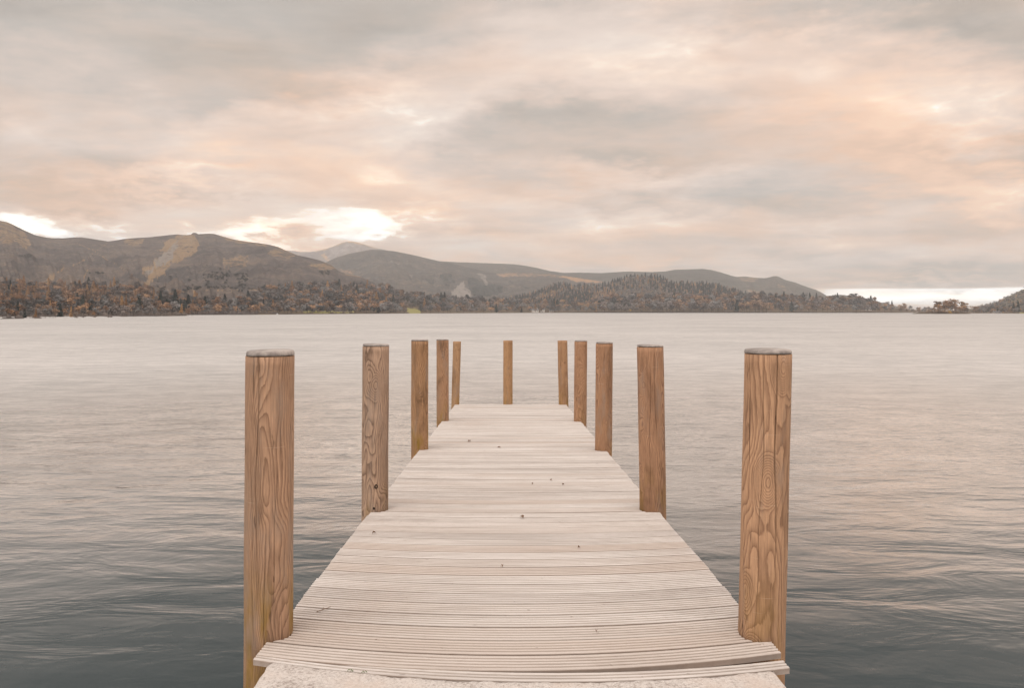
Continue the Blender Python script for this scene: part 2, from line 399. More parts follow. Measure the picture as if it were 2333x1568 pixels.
crestB = [(560, 600)] + c2([(150, 190), (300, 170), (350, 172), (430, 185), (500, 184), (560, 178), (640, 158), (700, 140), (760, 115), (800, 98), (860, 90), (920, 97), (1000, 122), (1050, 138), (1100, 150), (1190, 170), (1350, 230)])
mB = hill_material('far_peak_rock', [(.22, .205, .195), (.29, .26, .235), (.36, .30, .24)], (.55, .38, .22), (.42, .39, .37), scale=.003, b_dist=14)
ridge('far_peak', 'pale distant peak between two darker fells', crestB, [(0, 690), (2333, 690)], 6600, 5500, mB, nx=200, nt_=80, rough=1.6, cell=380, seed=21,
      masks={'bracken': [('line', c2([(560, 178), (640, 158), (700, 140), (800, 98), (860, 92), (960, 110), (1100, 150)]), 2.2), ('poly', c2([(560, 180), (640, 200), (700, 260), (650, 260), (600, 210)]), .6)],
             'scree': [('poly', c2([(640, 180), (860, 110), (1000, 150), (760, 200), (680, 260)]), .38)]}, curve=.9)

crestC = [(690, 640)] + c2([(560, 330), (660, 270), (740, 232), (850, 200), (960, 178), (1050, 163), (1150, 167), (1250, 177), (1400, 208), (1550, 243), (1640, 264), (1780, 290), (1900, 322), (2050, 350), (2150, 375)]) + c3([(60, 190), (180, 184), (400, 197), (550, 215), (700, 238), (860, 262), (1000, 300), (1200, 360)])
mC = hill_material('craggy_fell', [(.068, .068, .062), (.098, .092, .082), (.14, .12, .098)], (.42, .26, .15), (.27, .245, .22), forest=(.045, .05, .045), scale=.004, b_dist=8)
ridge('craggy_fell', 'grey green fell with a pale crag beyond the lake', crestC, [(0, 700), (2333, 700)], [(690, 4300), (1000, 4300), (1500, 3700)], 2500, mC, nx=440, nt_=120, rough=1.1, cell=320, seed=33, x1=1470,
      masks={'scree': [('poly', c2([(1740, 560), (1790, 500), (1820, 450), (1850, 440), (1870, 500), (1915, 520), (1915, 570), (1870, 600), (1820, 600)]), .85), ('poly', c2([(1970, 370), (2040, 380), (2060, 440), (2085, 510), (2050, 500), (2020, 430)]), .6),
                       ('line', c2([(1220, 270), (1310, 300)]), .8), ('line', c2([(1370, 380), (1420, 410)]), .8), ('line', c2([(1500, 440), (1610, 470)]), .8)],
             'bracken': [('poly', c2([(700, 320), (850, 345), (900, 370), (780, 360)]), .42), ('poly', c2([(2140, 385), (2260, 372), (2333, 378), (2333, 395), (2180, 400)]), .5),
                         ('poly', c3([(0, 190), (200, 184), (400, 196), (500, 206), (540, 225), (300, 220), (60, 210)]), .30), ('poly', c3([(480, 205), (560, 215), (700, 238), (870, 262), (860, 272), (640, 270), (560, 240)]), .95)],  # last patch: warm light on the ridge, painted into its colour
             'wooded': [('poly', c2([(1880, 400), (1960, 410), (2010, 470), (2090, 470), (2190, 480), (2200, 540), (2080, 580), (1930, 560), (1900, 500)]), .7), ('poly', c2([(1640, 390), (1750, 370), (1780, 460), (1700, 490)]), .5), ('poly', c2([(1320, 400), (1400, 420), (1380, 445)]), .5), ('poly', c2([(1500, 400), (1600, 420), (1600, 470), (1520, 450)]), .45),
                        ('poly', c3([(50, 255), (90, 260), (80, 280), (55, 275)]), .7), ('poly', c3([(170, 300), (240, 315), (220, 325), (175, 318)]), .7)]})

crestD = [(900, 640)] + c2([(1500, 280), (1640, 264), (1780, 272), (2000, 280), (2200, 287)]) + c3([(130, 114), (200, 125), (300, 143), (400, 168), (520, 185), (680, 183), (850, 187), (1100, 173), (1300, 178), (1420, 172), (1500, 157), (1620, 155), (1740, 150), (1820, 160), (1900, 180), (2000, 212), (2040, 220), (2120, 217)]) + \
    c4([(140, 142), (200, 145), (240, 138), (270, 130), (300, 128), (335, 142), (370, 160), (450, 180), (500, 200), (550, 218), (620, 240), (680, 270), (712, 292), (820, 281), (880, 286), (1000, 304), (1300, 380)])
mD = hill_material('forested_ridge', [(.070, .070, .060), (.095, .088, .072), (.13, .11, .085)], (.36, .25, .15), (.27, .25, .22), scale=.0045, b_dist=10)
ridge('forested_ridge', 'long hazy ridge with a small pointed summit at its right end', crestD, [(0, 700), (2333, 705)], [(900, 5600), (1700, 5000), (2100, 3600)], 3000, mD, nx=520, nt_=80, rough=1.1, cell=340, seed=43,
      masks={'wooded': [('poly', c3([(0, 105), (500, 185), (700, 185), (1100, 175), (1420, 172), (1740, 150), (2000, 212), (2100, 300), (1500, 260), (900, 260), (400, 190)]), .42)],
             'bracken': [('poly', c3([(2050, 220), (2250, 230), (2180, 270), (2100, 260)]), .45), ('poly', c3([(2080, 320), (2240, 345), (2300, 370), (2180, 360)]), .6), ('poly', c4([(300, 190), (370, 200), (380, 250), (320, 240)]), .35), ('poly', c4([(0, 135), (110, 142), (60, 180), (0, 165)]), .4)]})

crestE = [(1120, 700)] + [(x, y + 7) for x, y in c3([(60, 390), (200, 368), (300, 328), (400, 280), (480, 262), (600, 275), (760, 275), (880, 268), (1000, 225), (1100, 192), (1200, 186), (1300, 188), (1400, 215), (1480, 250), (1560, 250), (1700, 256), (1850, 265), (1930, 292), (2040, 320), (2120, 352), (2250, 384), (2333, 400), (2450, 450)])]
mE = hill_material('forest_floor', [(.09, .072, .055), (.12, .092, .068), (.16, .115, .08)], (.26, .18, .12), (.2, .18, .16), scale=.01, b_dist=4)
Eh = ridge('wooded_hill', 'round wooded hill in the middle beyond the lake', crestE, [(0, 709), (2333, 709)], 2900, 1990, mE, nx=260, nt_=60, rough=.5, cell=300, seed=51, curve=1.0)

crestG = [(2130, 712), (2200, 705)] + c4([(1980, 385), (2080, 357), (2150, 322), (2250, 272), (2333, 234)]) + [(2420, 630), (2600, 600)]
mG = hill_material('right_hillside', [(.09, .085, .06), (.13, .11, .075), (.20, .15, .09)], (.34, .2, .1), (.2, .18, .16), scale=.012, b_dist=3)
Gh = ridge('right_hill', 'hillside cut by the right edge of the view', crestG, SHORE, 2500, 1350, mG, nx=140, nt_=50, rough=.5, cell=200, seed=61)

# low shore land that carries the lakeside woods (from the middle to the right)
crestS = [(560, 690), (650, 664), (834, 664), (899, 671), (964, 682), (1042, 690), (1120, 694), (1180, 692), (1373, 692), (1500, 690), (1680, 688), (1797, 681), (1880, 690), (1950, 688), (1991, 695), (2047, 703), (2102, 707.5), (2160, 708.2), (2230, 708.0), (2333, 707), (2500, 705)]
m_shore, nt, b = material('shore_ground', .95, .1)
P = nt.node('ShaderNodeNewGeometry').outputs['Position']
n1 = nt.noise(P, .02, 5, .6); n2 = nt.noise(P, .3, 4, .6)
c = nt.ramp(nt.math('MULTIPLY_ADD', n2, .4, nt.math('MULTIPLY', n1, .6)), [(.38, (.075, .06, .045)), (.52, (.12, .09, .06)), (.65, (.16, .12, .07))])
a1 = nt.node('ShaderNodeAttribute', attribute_name='bracken').outputs['Fac']
c = nt.mix(nt.mapr(a1, .3, .7), c, (.27, .25, .095, 1))
nt.put(b.inputs['Base Color'], c); bump(nt, b, n2, .6, .5)
meadow = [('poly', c2([(1365, 680), (1470, 685), (1470, 722), (1365, 722)]), 1), ('poly', c2([(450, 700), (900, 705), (900, 717), (450, 717)]), .8), ('poly', c4([(2290, 425), (2400, 422), (2400, 445), (2290, 442)]), 1)]
def shoreDl(lo, hi, add=0): return [(p, float(shoreD(np.array([float(p)]))[0]) + add) for p in range(lo, hi, 60)]
Sh = ridge('shore_land', 'low wooded shore between the lake and the fells', crestS, SHORE, [(560, 1350), (900, 1700), (1300, 1950), (2500, 2000)], shoreDl(540, 2620), m_shore, nx=500, nt_=50, rough=.12, cell=200, seed=71, masks={'bracken': meadow})

# ---------------------------------------------------------------- trees
def leaf_mat(name, c0, c1_, var=.9):
    m, nt, b = material(name, .9, .1)
    P = nt.node('ShaderNodeNewGeometry').outputs['Position']
    oi = nt.node('ShaderNodeObjectInfo').outputs['Random']
    n = nt.noise(P, .22, 3, .6); n2 = nt.noise(P, .05, 2, .5)
    at = nt.node('ShaderNodeAttribute', attribute_name='tint').outputs['Fac']
    f = nt.math('ADD', nt.math('MULTIPLY', nt.math('SUBTRACT', n, .5), .5), nt.math('ADD', nt.math('MULTIPLY', nt.math('SUBTRACT', oi, .5), var), nt.math('MULTIPLY_ADD', at, .9, .42)), clamp=True)
    nt.put(b.inputs['Base Color'], nt.mix(f, c0 + (1,), c1_ + (1,)))
    return m
LM = {'juniper': leaf_mat('juniper_needles', (.018, .024, .022), (.040, .048, .042)),
      'orange': leaf_mat('orange_leaves', (.28, .175, .115), (.56, .36, .22)),
      'rust': leaf_mat('rust_leaves', (.18, .130, .100), (.42, .29, .20)),
      'bare': leaf_mat('bare_twigs', (.115, .104, .098), (.34, .30, .28)),
      'grey': leaf_mat('grey_twigs', (.11, .112, .112), (.32, .315, .31)),
      'conifer': leaf_mat('dark_needles', (.030, .040, .038), (.075, .085, .075)),
      'larch': leaf_mat('larch_needles', (.27, .16, .085), (.48, .30, .15)),
      'gold': leaf_mat('gold_leaves', (.62, .40, .09), (.80, .54, .14))}
m_bark, nt, b = material('bark', .95, .1)
nt.put(b.inputs['Base Color'], nt.ramp(nt.noise(nt.node('ShaderNodeTexCoord').outputs['Object'], 8, 3, .6), [(.3, (.07, .055, .045)), (.7, (.16, .13, .11))]))

def quads(c, s, r_, nrm=None):
    """small leaf clumps: a quad at each centre, turned at random or roughly outward"""
    n = len(c)
    if nrm is None: nv = r_.normal(size=(n, 3))
    else: nv = nrm / (np.linalg.norm(nrm, axis=1)[:, None] + 1e-6) + r_.normal(size=(n, 3)) * .38
    nv /= np.linalg.norm(nv, axis=1)[:, None]
    a = r_.normal(size=(n, 3)); a -= nv * (a * nv).sum(1)[:, None]; a /= np.linalg.norm(a, axis=1)[:, None]
    b_ = np.cross(nv, a)
    s = s[:, None]
    return np.stack([c - a * s - b_ * s * .7, c + a * s - b_ * s * .6, c + a * s * .8 + b_ * s * .8, c - a * s * .7 + b_ * s], 1).reshape(-1, 3)

def tree_data(kind, seed, n=260):
    """unit-height tree: (verts, quad faces, material index per face); 0 leaves 1 bark"""
    r_ = np.random.default_rng(seed)
    if kind in ('conifer', 'larch'):
        wid = .17 if kind == 'conifer' else .15
        zz = r_.uniform(.10, 1, n) ** .85; tier = np.floor(zz * 9) / 9
        rad = wid * (1 - zz) ** .8 * (.72 + .55 * ((zz * 9) % 1 < .5)) + .008
        a = r_.uniform(0, 2 * np.pi, n); q = r_.uniform(.15, 1, n) ** .5
        side = 1 + .25 * np.sin(a * 2 + seed)
        c = np.stack([np.cos(a) * rad * q * side, np.sin(a) * rad * q * side, zz - .03 * q], 1)
        s = .028 + .022 * (1 - zz); N = np.stack([np.cos(a), np.sin(a), np.full(n, .55)], 1)
        trunk = 1.0
    elif kind == 'scots':          # tall open pine with a flat ragged head
        lob = [(r_.normal(0, .13), r_.normal(0, .13), r_.uniform(.42, .92), r_.uniform(.08, .14)) for _ in range(11)]
        c = []; N = []
        for k in range(n):
            x, y, z, rr = lob[k % 11]; v = r_.normal(size=3); v /= np.linalg.norm(v); v *= rr * r_.uniform(.4, 1); c.append((x + v[0] * 1.3, y + v[1] * 1.3, z + v[2] * .6)); N.append(v)
        c = np.array(c); s = r_.uniform(.026, .042, n); trunk = .8
    else:
        wide = r_.uniform(.34, .46); nl = 9 if kind != 'bush' else 6
        z0 = .28 if kind != 'bush' else .15
        lob = []
        for k in range(nl):
            a = r_.uniform(0, 6.28); q = r_.uniform(0, 1) ** .6; z = z0 + (1 - z0) * r_.uniform(.12, .86)
            env = math.sqrt(max(.05, 1 - ((z - .52) / .56) ** 2))
            lob.append((math.cos(a) * q * wide * env * .75, math.sin(a) * q * wide * env * .75, z, r_.uniform(.13, .21)))
        lob.append((0, 0, .80, .17))
        c = []; N = []
        for k in range(n):
            x, y, z, rr = lob[k % len(lob)]; v = r_.normal(size=3); v /= np.linalg.norm(v); v *= rr * r_.uniform(.35, 1.05) ** .6
            c.append((x + v[0], y + v[1], z + v[2] * .85)); N.append(v / np.linalg.norm(v) + np.array([x * 1.5, y * 1.5, (z - .4) * 1.2]))
        c = np.array(c); s = r_.uniform(.022, .046, n); trunk = .62
        if kind == 'bush': c[:, :2] *= 1.5
        dd = np.sqrt(((c[:, None] - c[None]) ** 2).sum(-1)); lim = .095 * math.sqrt(300 / n) * (1.3 if kind == 'bush' else 1); keep = (dd < lim).sum(1) > 3      # no stray leaves
        c = c[keep]; s = s[keep]; N = np.array(N)[keep]
    s = s * math.sqrt(300 / max(n, 60)) * 1.08
    V = quads(c, s, r_, np.array(N)); Fq = np.arange(len(V)).reshape(-1, 4); M = np.zeros(len(Fq), int)
    # trunk and limbs as tapered four-sided tubes
    tubes = [((0, 0, -.05), (0, 0, trunk), .018 if kind not in ('conifer', 'larch') else .012, .004)]
    if kind not in ('conifer', 'larch'):
        for L_ in lob:
            k_ = 1.5 if kind == 'bush' else 1
            tubes.append(((0, 0, max(.05, L_[2] - .22)), (L_[0] * k_ * 1.25, L_[1] * k_ * 1.25, L_[2] + .04), .009, .002))
    for p, q, r0, r1 in tubes:
        p = np.array(p, float); q = np.array(q, float); b0 = len(V)
        ring = lambda cc, r: np.array([cc + np.array([math.cos(k * 1.5708) * r, math.sin(k * 1.5708) * r, 0]) for k in range(4)])
        V = np.concatenate([V, ring(p, r0), ring(q, r1)])
        Fq = np.concatenate([Fq, [[b0 + k, b0 + (k + 1) % 4, b0 + 4 + (k + 1) % 4, b0 + 4 + k] for k in range(4)]]); M = np.concatenate([M, [1] * 4])
    return V, Fq, M

def ground(layer, px, t_):
    """world point on a hill mesh at a column of the view and a share of the way up"""
    i = np.clip(np.interp(px, layer['px'], np.arange(len(layer['px']))), 0, len(layer['px']) - 1)
    rows = layer['t'][:, 0]; j = np.interp(t_, rows, np.arange(len(rows)))
    i = int(round(float(i))); j0 = int(j); fj = j - j0; j1 = min(j0 + 1, len(rows) - 1)
    g = lambda A_: A_[j0, i] * (1 - fj) + A_[j1, i] * fj
    Y = g(layer['Y']); return wx(px, Y), Y, g(layer['Z'])

# unit prototypes
PROTO = {}
for kind, key, n in (('broad', 'orange', 330), ('broad', 'rust', 330), ('broad', 'bare', 300), ('broad', 'grey', 300), ('conifer', 'conifer', 300), ('larch', 'larch', 260), ('scots', 'conifer', 260), ('bush', 'rust', 240), ('bush', 'gold', 240), ('broad', 'gold', 300), ('scots', 'rust', 280)):
    PROTO[(kind, key)] = [tree_data(kind, 100 + 17 * len(PROTO) + s_, n) for s_ in range(3)]
PMESH = {}
def proto_mesh(kind, key, s_):
    if (kind, key, s_) not in PMESH:
        V, Fq, M = PROTO[(kind, key)][s_]
        o = mesh_obj('tree_form', V, Fq, [LM[key], m_bark], midx=M)
        PMESH[(kind, key, s_)] = o.data; bpy.data.objects.remove(o)
    return PMESH[(kind, key, s_)]

NAMES = {('broad', 'orange'): ('broadleaf_tree', 'tree'), ('broad', 'rust'): ('broadleaf_tree', 'tree'), ('broad', 'bare'): ('broadleaf_tree', 'tree'), ('broad', 'grey'): ('broadleaf_tree', 'tree'), ('broad', 'gold'): ('broadleaf_tree', 'tree'),
         ('conifer', 'conifer'): ('conifer_tree', 'tree'), ('larch', 'larch'): ('larch_tree', 'tree'), ('scots', 'conifer'): ('pine_tree', 'tree'), ('scots', 'rust'): ('broadleaf_tree', 'tree'), ('bush', 'rust'): ('bush', 'bush'), ('bush', 'gold'): ('bush', 'bush')}
DESC = {('broad', 'orange'): 'orange autumn tree', ('broad', 'rust'): 'rust brown autumn tree', ('broad', 'bare'): 'nearly bare brown tree', ('broad', 'grey'): 'bare grey tree', ('broad', 'gold'): 'golden yellow tree',
        ('conifer', 'conifer'): 'dark pointed conifer', ('larch', 'larch'): 'slender orange larch', ('scots', 'conifer'): 'dark open crowned pine', ('scots', 'rust'): 'tall open crowned rusty tree', ('bush', 'rust'): 'low rusty bush', ('bush', 'gold'): 'low yellow bush'}
n_single = 0
def single_tree(kind, key, loc, H, label=None, group=None, widen=1.0):
    global n_single
    n_single += 1
    s_ = random.randrange(3)
    o = bpy.data.objects.new(NAMES[(kind, key)][0], proto_mesh(kind, key, s_)); COL.objects.link(o)
    o.location = loc; o.rotation_euler = (0, 0, random.uniform(0, 6.28))
    o.scale = (H * widen, H * widen, H)
    tag(o, label, NAMES[(kind, key)][1], group)
    return o

class Wood:
    """many far trees gathered in one object"""
    def __init__(s): s.V = []; s.F = []; s.M = []; s.n = 0; s.keys = []; s.T = []
    def add(s, kind, key, loc, H, widen=1.0):
        if key not in s.keys: s.keys.append(key)
        V, Fq, M = PROTO[(kind, key)][random.randrange(3)]
        a = random.uniform(0, 6.28); ca, sa = math.cos(a) * H * widen, math.sin(a) * H * widen
        x = V[:, 0] * ca - V[:, 1] * sa + loc[0]; y = V[:, 0] * sa + V[:, 1] * ca + loc[1]
        s.V.append(np.stack([x, y, V[:, 2] * H + loc[2]], 1)); s.F.append(Fq + s.n); s.n += len(V); s.T.append(np.full(len(V), random.uniform(-.62, .62), np.float32))
        s.M.append(np.where(M == 1, 99, s.keys.index(key)))
    def build(s, name, label, cat):
        M = np.concatenate(s.M); M[M == 99] = len(s.keys)
        o = mesh_obj(name, np.concatenate(s.V), np.concatenate(s.F), [LM[k] for k in s.keys] + [m_bark], midx=M, attrs={'tint': np.concatenate(s.T)})
        return tag(o, label, cat, kind='stuff')

def pick(table):
    r = random.random() * sum(w_ for _, w_ in table)
    for k, w_ in table:
        r -= w_
        if r <= 0: return k
    return table[-1][0]
MIXL = [(('broad', 'orange'), 1.5), (('broad', 'rust'), 2.0), (('broad', 'bare'), 3.5), (('broad', 'grey'), 2.6), (('conifer', 'conifer'), .2), (('larch', 'larch'), .8)]
MIXU = [(('broad', 'orange'), 3.5), (('broad', 'rust'), 2.5), (('broad', 'bare'), 2.6), (('broad', 'grey'), 1.2), (('conifer', 'conifer'), .3), (('larch', 'larch'), 3.0)]
MIXM = [(('broad', 'orange'), .8), (('broad', 'rust'), 1.6), (('broad', 'bare'), 3.2), (('broad', 'grey'), 3.6), (('conifer', 'conifer'), .25), (('larch', 'larch'), .3)]
MIXR = [(('broad', 'orange'), 1.2), (('broad', 'rust'), 2.2), (('broad', 'bare'), 3.2), (('broad', 'grey'), 2.2), (('conifer', 'conifer'), .15), (('scots', 'rust'), .5)]

def stretch_of(px):
    if px < 330: return 'below the bracken streaked fell at the left end of the shore', 'far left'
    if px < 650: return 'on the shore below the summit of the left fell', 'left'
    if px < 1000: return 'on the shore below the gap with the pale peak', 'middle left'
    if px < 1370: return 'on the shore below the orange lit ridge', 'middle'
    if px < 1750: return 'on the headland in front of the round wooded hill', 'headland'
    if px < 2100: return 'on the low shore below the small pointed summit', 'right'
    return 'on the shore right of the island', 'far right'

def place(px, t_, layer, tab, Hpx, wood, single):
    X, Y, Z = ground(layer, px, t_)
    kind, key = pick(tab)
    H = Hpx * Y / F * random.uniform(.75, 1.25)
    if kind in ('conifer', 'larch'): H *= 1.25
    if key == 'larch': H *= .9
    wd = random.uniform(.95, 1.35) if kind == 'broad' else random.uniform(.9, 1.4)
    if single:
        st = stretch_of(px)
        lb = DESC[(kind, key)] + ' ' + st[0]
        single_tree(kind, key, (X, Y, Z - H * .03), H, lb, DESC[(kind, key)] + 's, ' + st[1] + ' shore', wd)
    else:
        wood.add(kind, key, (X, Y, Z - H * .03), H, wd)

# the wood below the left fell: rows climbing the slope until its ragged upper edge
woodL = Wood()
TOPL = [(-420, 650), (0, 652), (130, 653), (234, 657), (300, 664), (364, 674), (440, 684), (494, 691), (546, 690), (575, 676), (620, 664), (659, 658), (834, 658), (880, 664)]
rowsA = A['t'][:, 0]
for px in np.arange(-330, 890, 9.0):
    i = int(np.clip(round(float(np.interp(px, A['px'], np.arange(len(A['px']))))), 0, len(A['px']) - 1))
    top = float(interp(TOPL, px)); col_py = A['PY'][:, i]; bot = float(interp(SHORE, px))
    nrow = max(2, int((bot - top) / 7.4))
    for k in range(nrow):
        p = px + random.uniform(-6, 6); y = bot - .7 - (bot - top) * (k / nrow) + (random.uniform(-2, 2) if k else 0)
        # first row of the slope that reaches this height in the view
        idx = np.argmax(col_py < y); tt = rowsA[idx] if col_py[idx] < y else .1
        if tt > .95: continue
        hp = (23 if px < 600 else 25) * (1 if k < 3 else .9)
        single = k == 0 and int(px / 9) % 1 == 0 and -20 < px or (k == 1 and -10 < px < 560 and int((px + 330) / 9) % 3 == 0)
        place(p, tt, A, MIXU if (k > nrow * .35 and px < 330) else MIXL, hp, woodL, single)
woodL.build('lakeside_wood', 'dense autumn wood climbing the foot of the left fell', 'wood')

woodM = Wood()
rowsS = Sh['t'][:, 0]
TOPS = [(870, 664), (899, 670), (964, 680), (1042, 688), (1120, 690), (1180, 688), (1373, 686), (1500, 684), (1680, 684), (1797, 680), (1880, 689), (1950, 687), (1991, 694), (2047, 702), (2102, 707.5), (2333, 708), (2450, 706)]
for px in np.arange(640, 2420, 9.5):
    if 2075 < px < 2190 and random.random() < .3: continue
    i = int(np.clip(round(float(np.interp(px, Sh['px'], np.arange(len(Sh['px']))))), 0, len(Sh['px']) - 1))
    top = float(interp(TOPS, max(px, 872))) if px > 872 else 664; bot = float(interp(SHORE, px)); col_py = Sh['PY'][:, i]
    nrow = max(2, int((bot - top) / 4.5))
    for k in range(nrow):
        if px < 872 and k < 0: continue
        p = px + random.uniform(-6, 6); y = bot - .35 - (bot - top) * (k / nrow)
        if 925 < p < 955 and k < 2: continue
        idx = np.argmax(col_py < y); tt = rowsS[idx] if col_py[idx] < y else .1
        tt = max(tt, .006 if k == 0 else .02)
        hp = 19
        if 1370 < px < 1750: hp = 25 if k < 5 else 22
        if 1160 < px < 1370: hp = 15
        if px > 1780: hp = 19
        if px > 1990: hp = 16
        if px > 2060: hp = 11
        if px > 2240: hp = 14
        tab = MIXM if px < 1370 else MIXR
        place(p, tt, Sh, tab, hp, woodM, k == 0 and px > 880)
woodM.build('far_shore_wood', 'mixed autumn wood along the middle and right shore', 'wood')

# conifer plantation over the round hill
woodE = Wood()
SM = {}
for kk in (('conifer', 'conifer'), ('larch', 'larch'), ('broad', 'bare'), ('broad', 'rust'), ('broad', 'orange'), ('broad', 'grey')):
    SM[kk] = PROTO[kk]
    PROTO[kk] = [tree_data(kk[0], 900 + s_, 90) for s_ in range(3)]
for px in np.arange(1150, 1775, 4.6):
    for t_ in np.arange(.04, 1.0, .042):
        p = px + random.uniform(-3, 3); t2 = min(.995, t_ + random.uniform(-.02, .02))
        X, Y, Z = ground(Eh, p, t2)
        py = HY + F * (CZ - Z) / Y
        u = vnoise(np.array([p / 60.]), np.array([t2 * 5.]), 5)[0] + .5
        slope_bare = 1400 < p < 1560 and .25 < t2 < .62
        if slope_bare and random.random() < .55: continue
        if slope_bare: tab = [(('broad', 'grey'), 4), (('broad', 'bare'), 2), (('larch', 'larch'), .4)]
        elif p > 1480 and t2 > .45 or u > .62 or t2 > .93: tab = [(('conifer', 'conifer'), 6), (('larch', 'larch'), .8), (('broad', 'rust'), .6)]
        elif p < 1400 and t2 < .7: tab = [(('larch', 'larch'), 3.5), (('broad', 'orange'), 1.6), (('broad', 'rust'), 2), (('conifer', 'conifer'), 1.2), (('broad', 'grey'), 1.5)]
        else: tab = [(('conifer', 'conifer'), 2.2), (('larch', 'larch'), 1.6), (('broad', 'bare'), 2), (('broad', 'grey'), 1.6)]
        kind, key = pick(tab)
        H = (9 if kind in ('conifer', 'larch') else 8) * Y / F * random.uniform(.7, 1.3)
        woodE.add(kind, key, (X, Y, Z - .5), H, 1.25 if kind == 'conifer' else 1.1)
# tree covered flank of the hill at the right edge
for px in np.arange(2225, 2440, 5.5):
    for t_ in np.arange(.06, 1.0, .08):
        p = px + random.uniform(-3, 3); X, Y, Z = ground(Gh, p, min(.99, t_ + random.uniform(-.03, .03)))
        kind, key = pick([(('broad', 'grey'), 2), (('broad', 'bare'), 2), (('broad', 'orange'), .8), (('larch', 'larch'), .5), (('conifer', 'conifer'), 1.0)])
        woodE.add(kind, key, (X, Y, Z - .5), 7 * Y / F * random.uniform(.7, 1.2), 1.3)
for kk in SM: PROTO[kk] = SM[kk]
woodE.build('hill_forest', 'conifers and larches covering the hills beyond the shore', 'forest')

# single dark conifers that stand out in the left wood and on the right skyline
def on_layer(layer, px, py_foot):
    i = int(np.clip(round(float(np.interp(px, layer['px'], np.arange(len(layer['px']))))), 0, len(layer['px']) - 1))
    c_ = layer['PY'][:, i]; idx = int(np.argmax(c_ < py_foot)); t2 = layer['t'][idx, 0] if c_[idx] < py_foot else .05
    return ground(layer, px, t2)
spots = [(171, 640, 666, 'tallest conifer standing out of the top of the wood under the left fell'), (180, 643, 664, 'shorter conifer close right of the tallest one at the top of the left wood'),
         (176, 668, 690, 'dark conifer halfway down the wood below the two on its upper edge'), (189, 680, 712, 'tall dark conifer low in the wood left of the scree foot'),
         (317, 676, 712, 'dark conifer left of the close row of conifers on the left shore'), (366, 672, 706, 'dark conifer at the left end of the close conifer row'), (380, 680, 712, 'broad dark conifer second from the left in the close conifer row'),
         (399, 665, 708, 'tallest dark conifer in the close row on the left shore'), (412, 681, 710, 'slim dark conifer right of the tallest in the close row'), (421, 682, 712, 'short slim conifer in the middle of the close row'),
         (429, 672, 705, 'dark conifer at the right end of the close conifer row'), (467, 678, 712, 'lone broad dark conifer right of the close conifer row'), (565, 664, 690, 'dark conifer where the left wood climbs again'),
         (806, 670, 696, 'dark conifer alone among grey trees below the pale peak'), (889, 680, 702, 'small dark conifer right of the one below the pale peak'), (755, 695, 709, 'short dark conifer near the water below the pale peak')]
for px, y1, y2, lb in spots:
    X, Y, Z = on_layer(A, px, min(y2, float(interp(SHORE, px)) - 1))
    single_tree('conifer', 'conifer', (X, Y, Z), (y2 - y1) * Y / F, lb, None, 1.35)
spots2 = [(1005, 666, 690, 'dark conifer, left of a pair by the pale crag'), (1013, 665, 690, 'dark conifer, right of a pair by the pale crag'), (1039, 672, 692, 'dark conifer directly under the pale crag'), (1261, 681, 707, 'dark conifer beside the white lakeside house'), (1376, 682, 706, 'dark pine at the left tip of the wooded headland'),
          (1412, 681, 706, 'tall ragged pine near the left end of the headland'), (1605, 676, 700, 'dark round pine rising above the headland trees'),
          (1786, 664, 690, 'tall conifer standing on the skyline under the pointed summit'), (1768, 669, 690, 'smaller conifer left of the tall skyline conifer'), (1830, 666, 688, 'first of the row of skyline conifers right of the tall one'),
          (1845, 667, 688, 'second of the row of skyline conifers'), (1860, 667, 688, 'last of the row of skyline conifers before the gap'), (1908, 668, 694, 'tall conifer alone on the skyline left of the low sun glow'), (1942, 668, 690, 'ball topped pine sticking out of the right shore skyline'), (1984, 673, 697, 'thin conifer on the falling skyline of the right shore'), (2320, 690, 716, 'dark conifer at the right edge of the far shore'), (2309, 694, 716, 'second dark conifer from the right edge of the far shore')]
for px, y1, y2, lb in spots2:
    X, Y, Z = on_layer(Sh, px, min(y2, float(interp(SHORE, px)) - .8))
    kind = 'scots' if ('pine' in lb) else 'conifer'
    single_tree(kind, 'conifer', (X, Y, Z), (y2 - y1) * Y / F, lb, None, 1.3)
# yellow bush on the point
X, Y, Z = on_layer(Sh, 1435, 711.3); single_tree('bush', 'gold', (X, Y, Z), 7 * Y / F, 'low yellow bush at the left tip of the wooded headland')

# dark juniper scrub on the fell
scr = Wood()
PROTO[('bush', 'juniper')] = [tree_data('bush', 700 + k, 120) for k in range(3)]
for (x0, x1, y0, y1, n) in [(1780, 1830, 600, 630, 8), (1845, 2020, 590, 640, 42), (2045, 2165, 597, 612, 16), (2070, 2165, 612, 650, 20), (1800, 1830, 650, 720, 12), (2090, 2150, 660, 712, 18), (1620, 1755, 712, 738, 22), (1830, 2070, 712, 722, 20), (2070, 2333, 716, 730, 12),
                            (780, 905, 585, 605, 12), (1005, 1040, 655, 675, 7), (1480, 1505, 612, 626, 4), (1370, 1450, 718, 726, 7), (1655, 1675, 656, 664, 2), (1925, 1950, 566, 570, 2), (1950, 1985, 645, 690, 5), (2090, 2130, 740, 750, 4), (160, 275, 432, 450, 8)]:
    for k in range(n):
        q = c1([(random.uniform(x0, x1), random.uniform(y0, y1))])[0]
        X, Y, Z = on_layer(A, q[0], q[1]); scr.add('bush', 'juniper', (X, Y, Z), random.uniform(3.4, 6.0) * Y / F, 1.3)
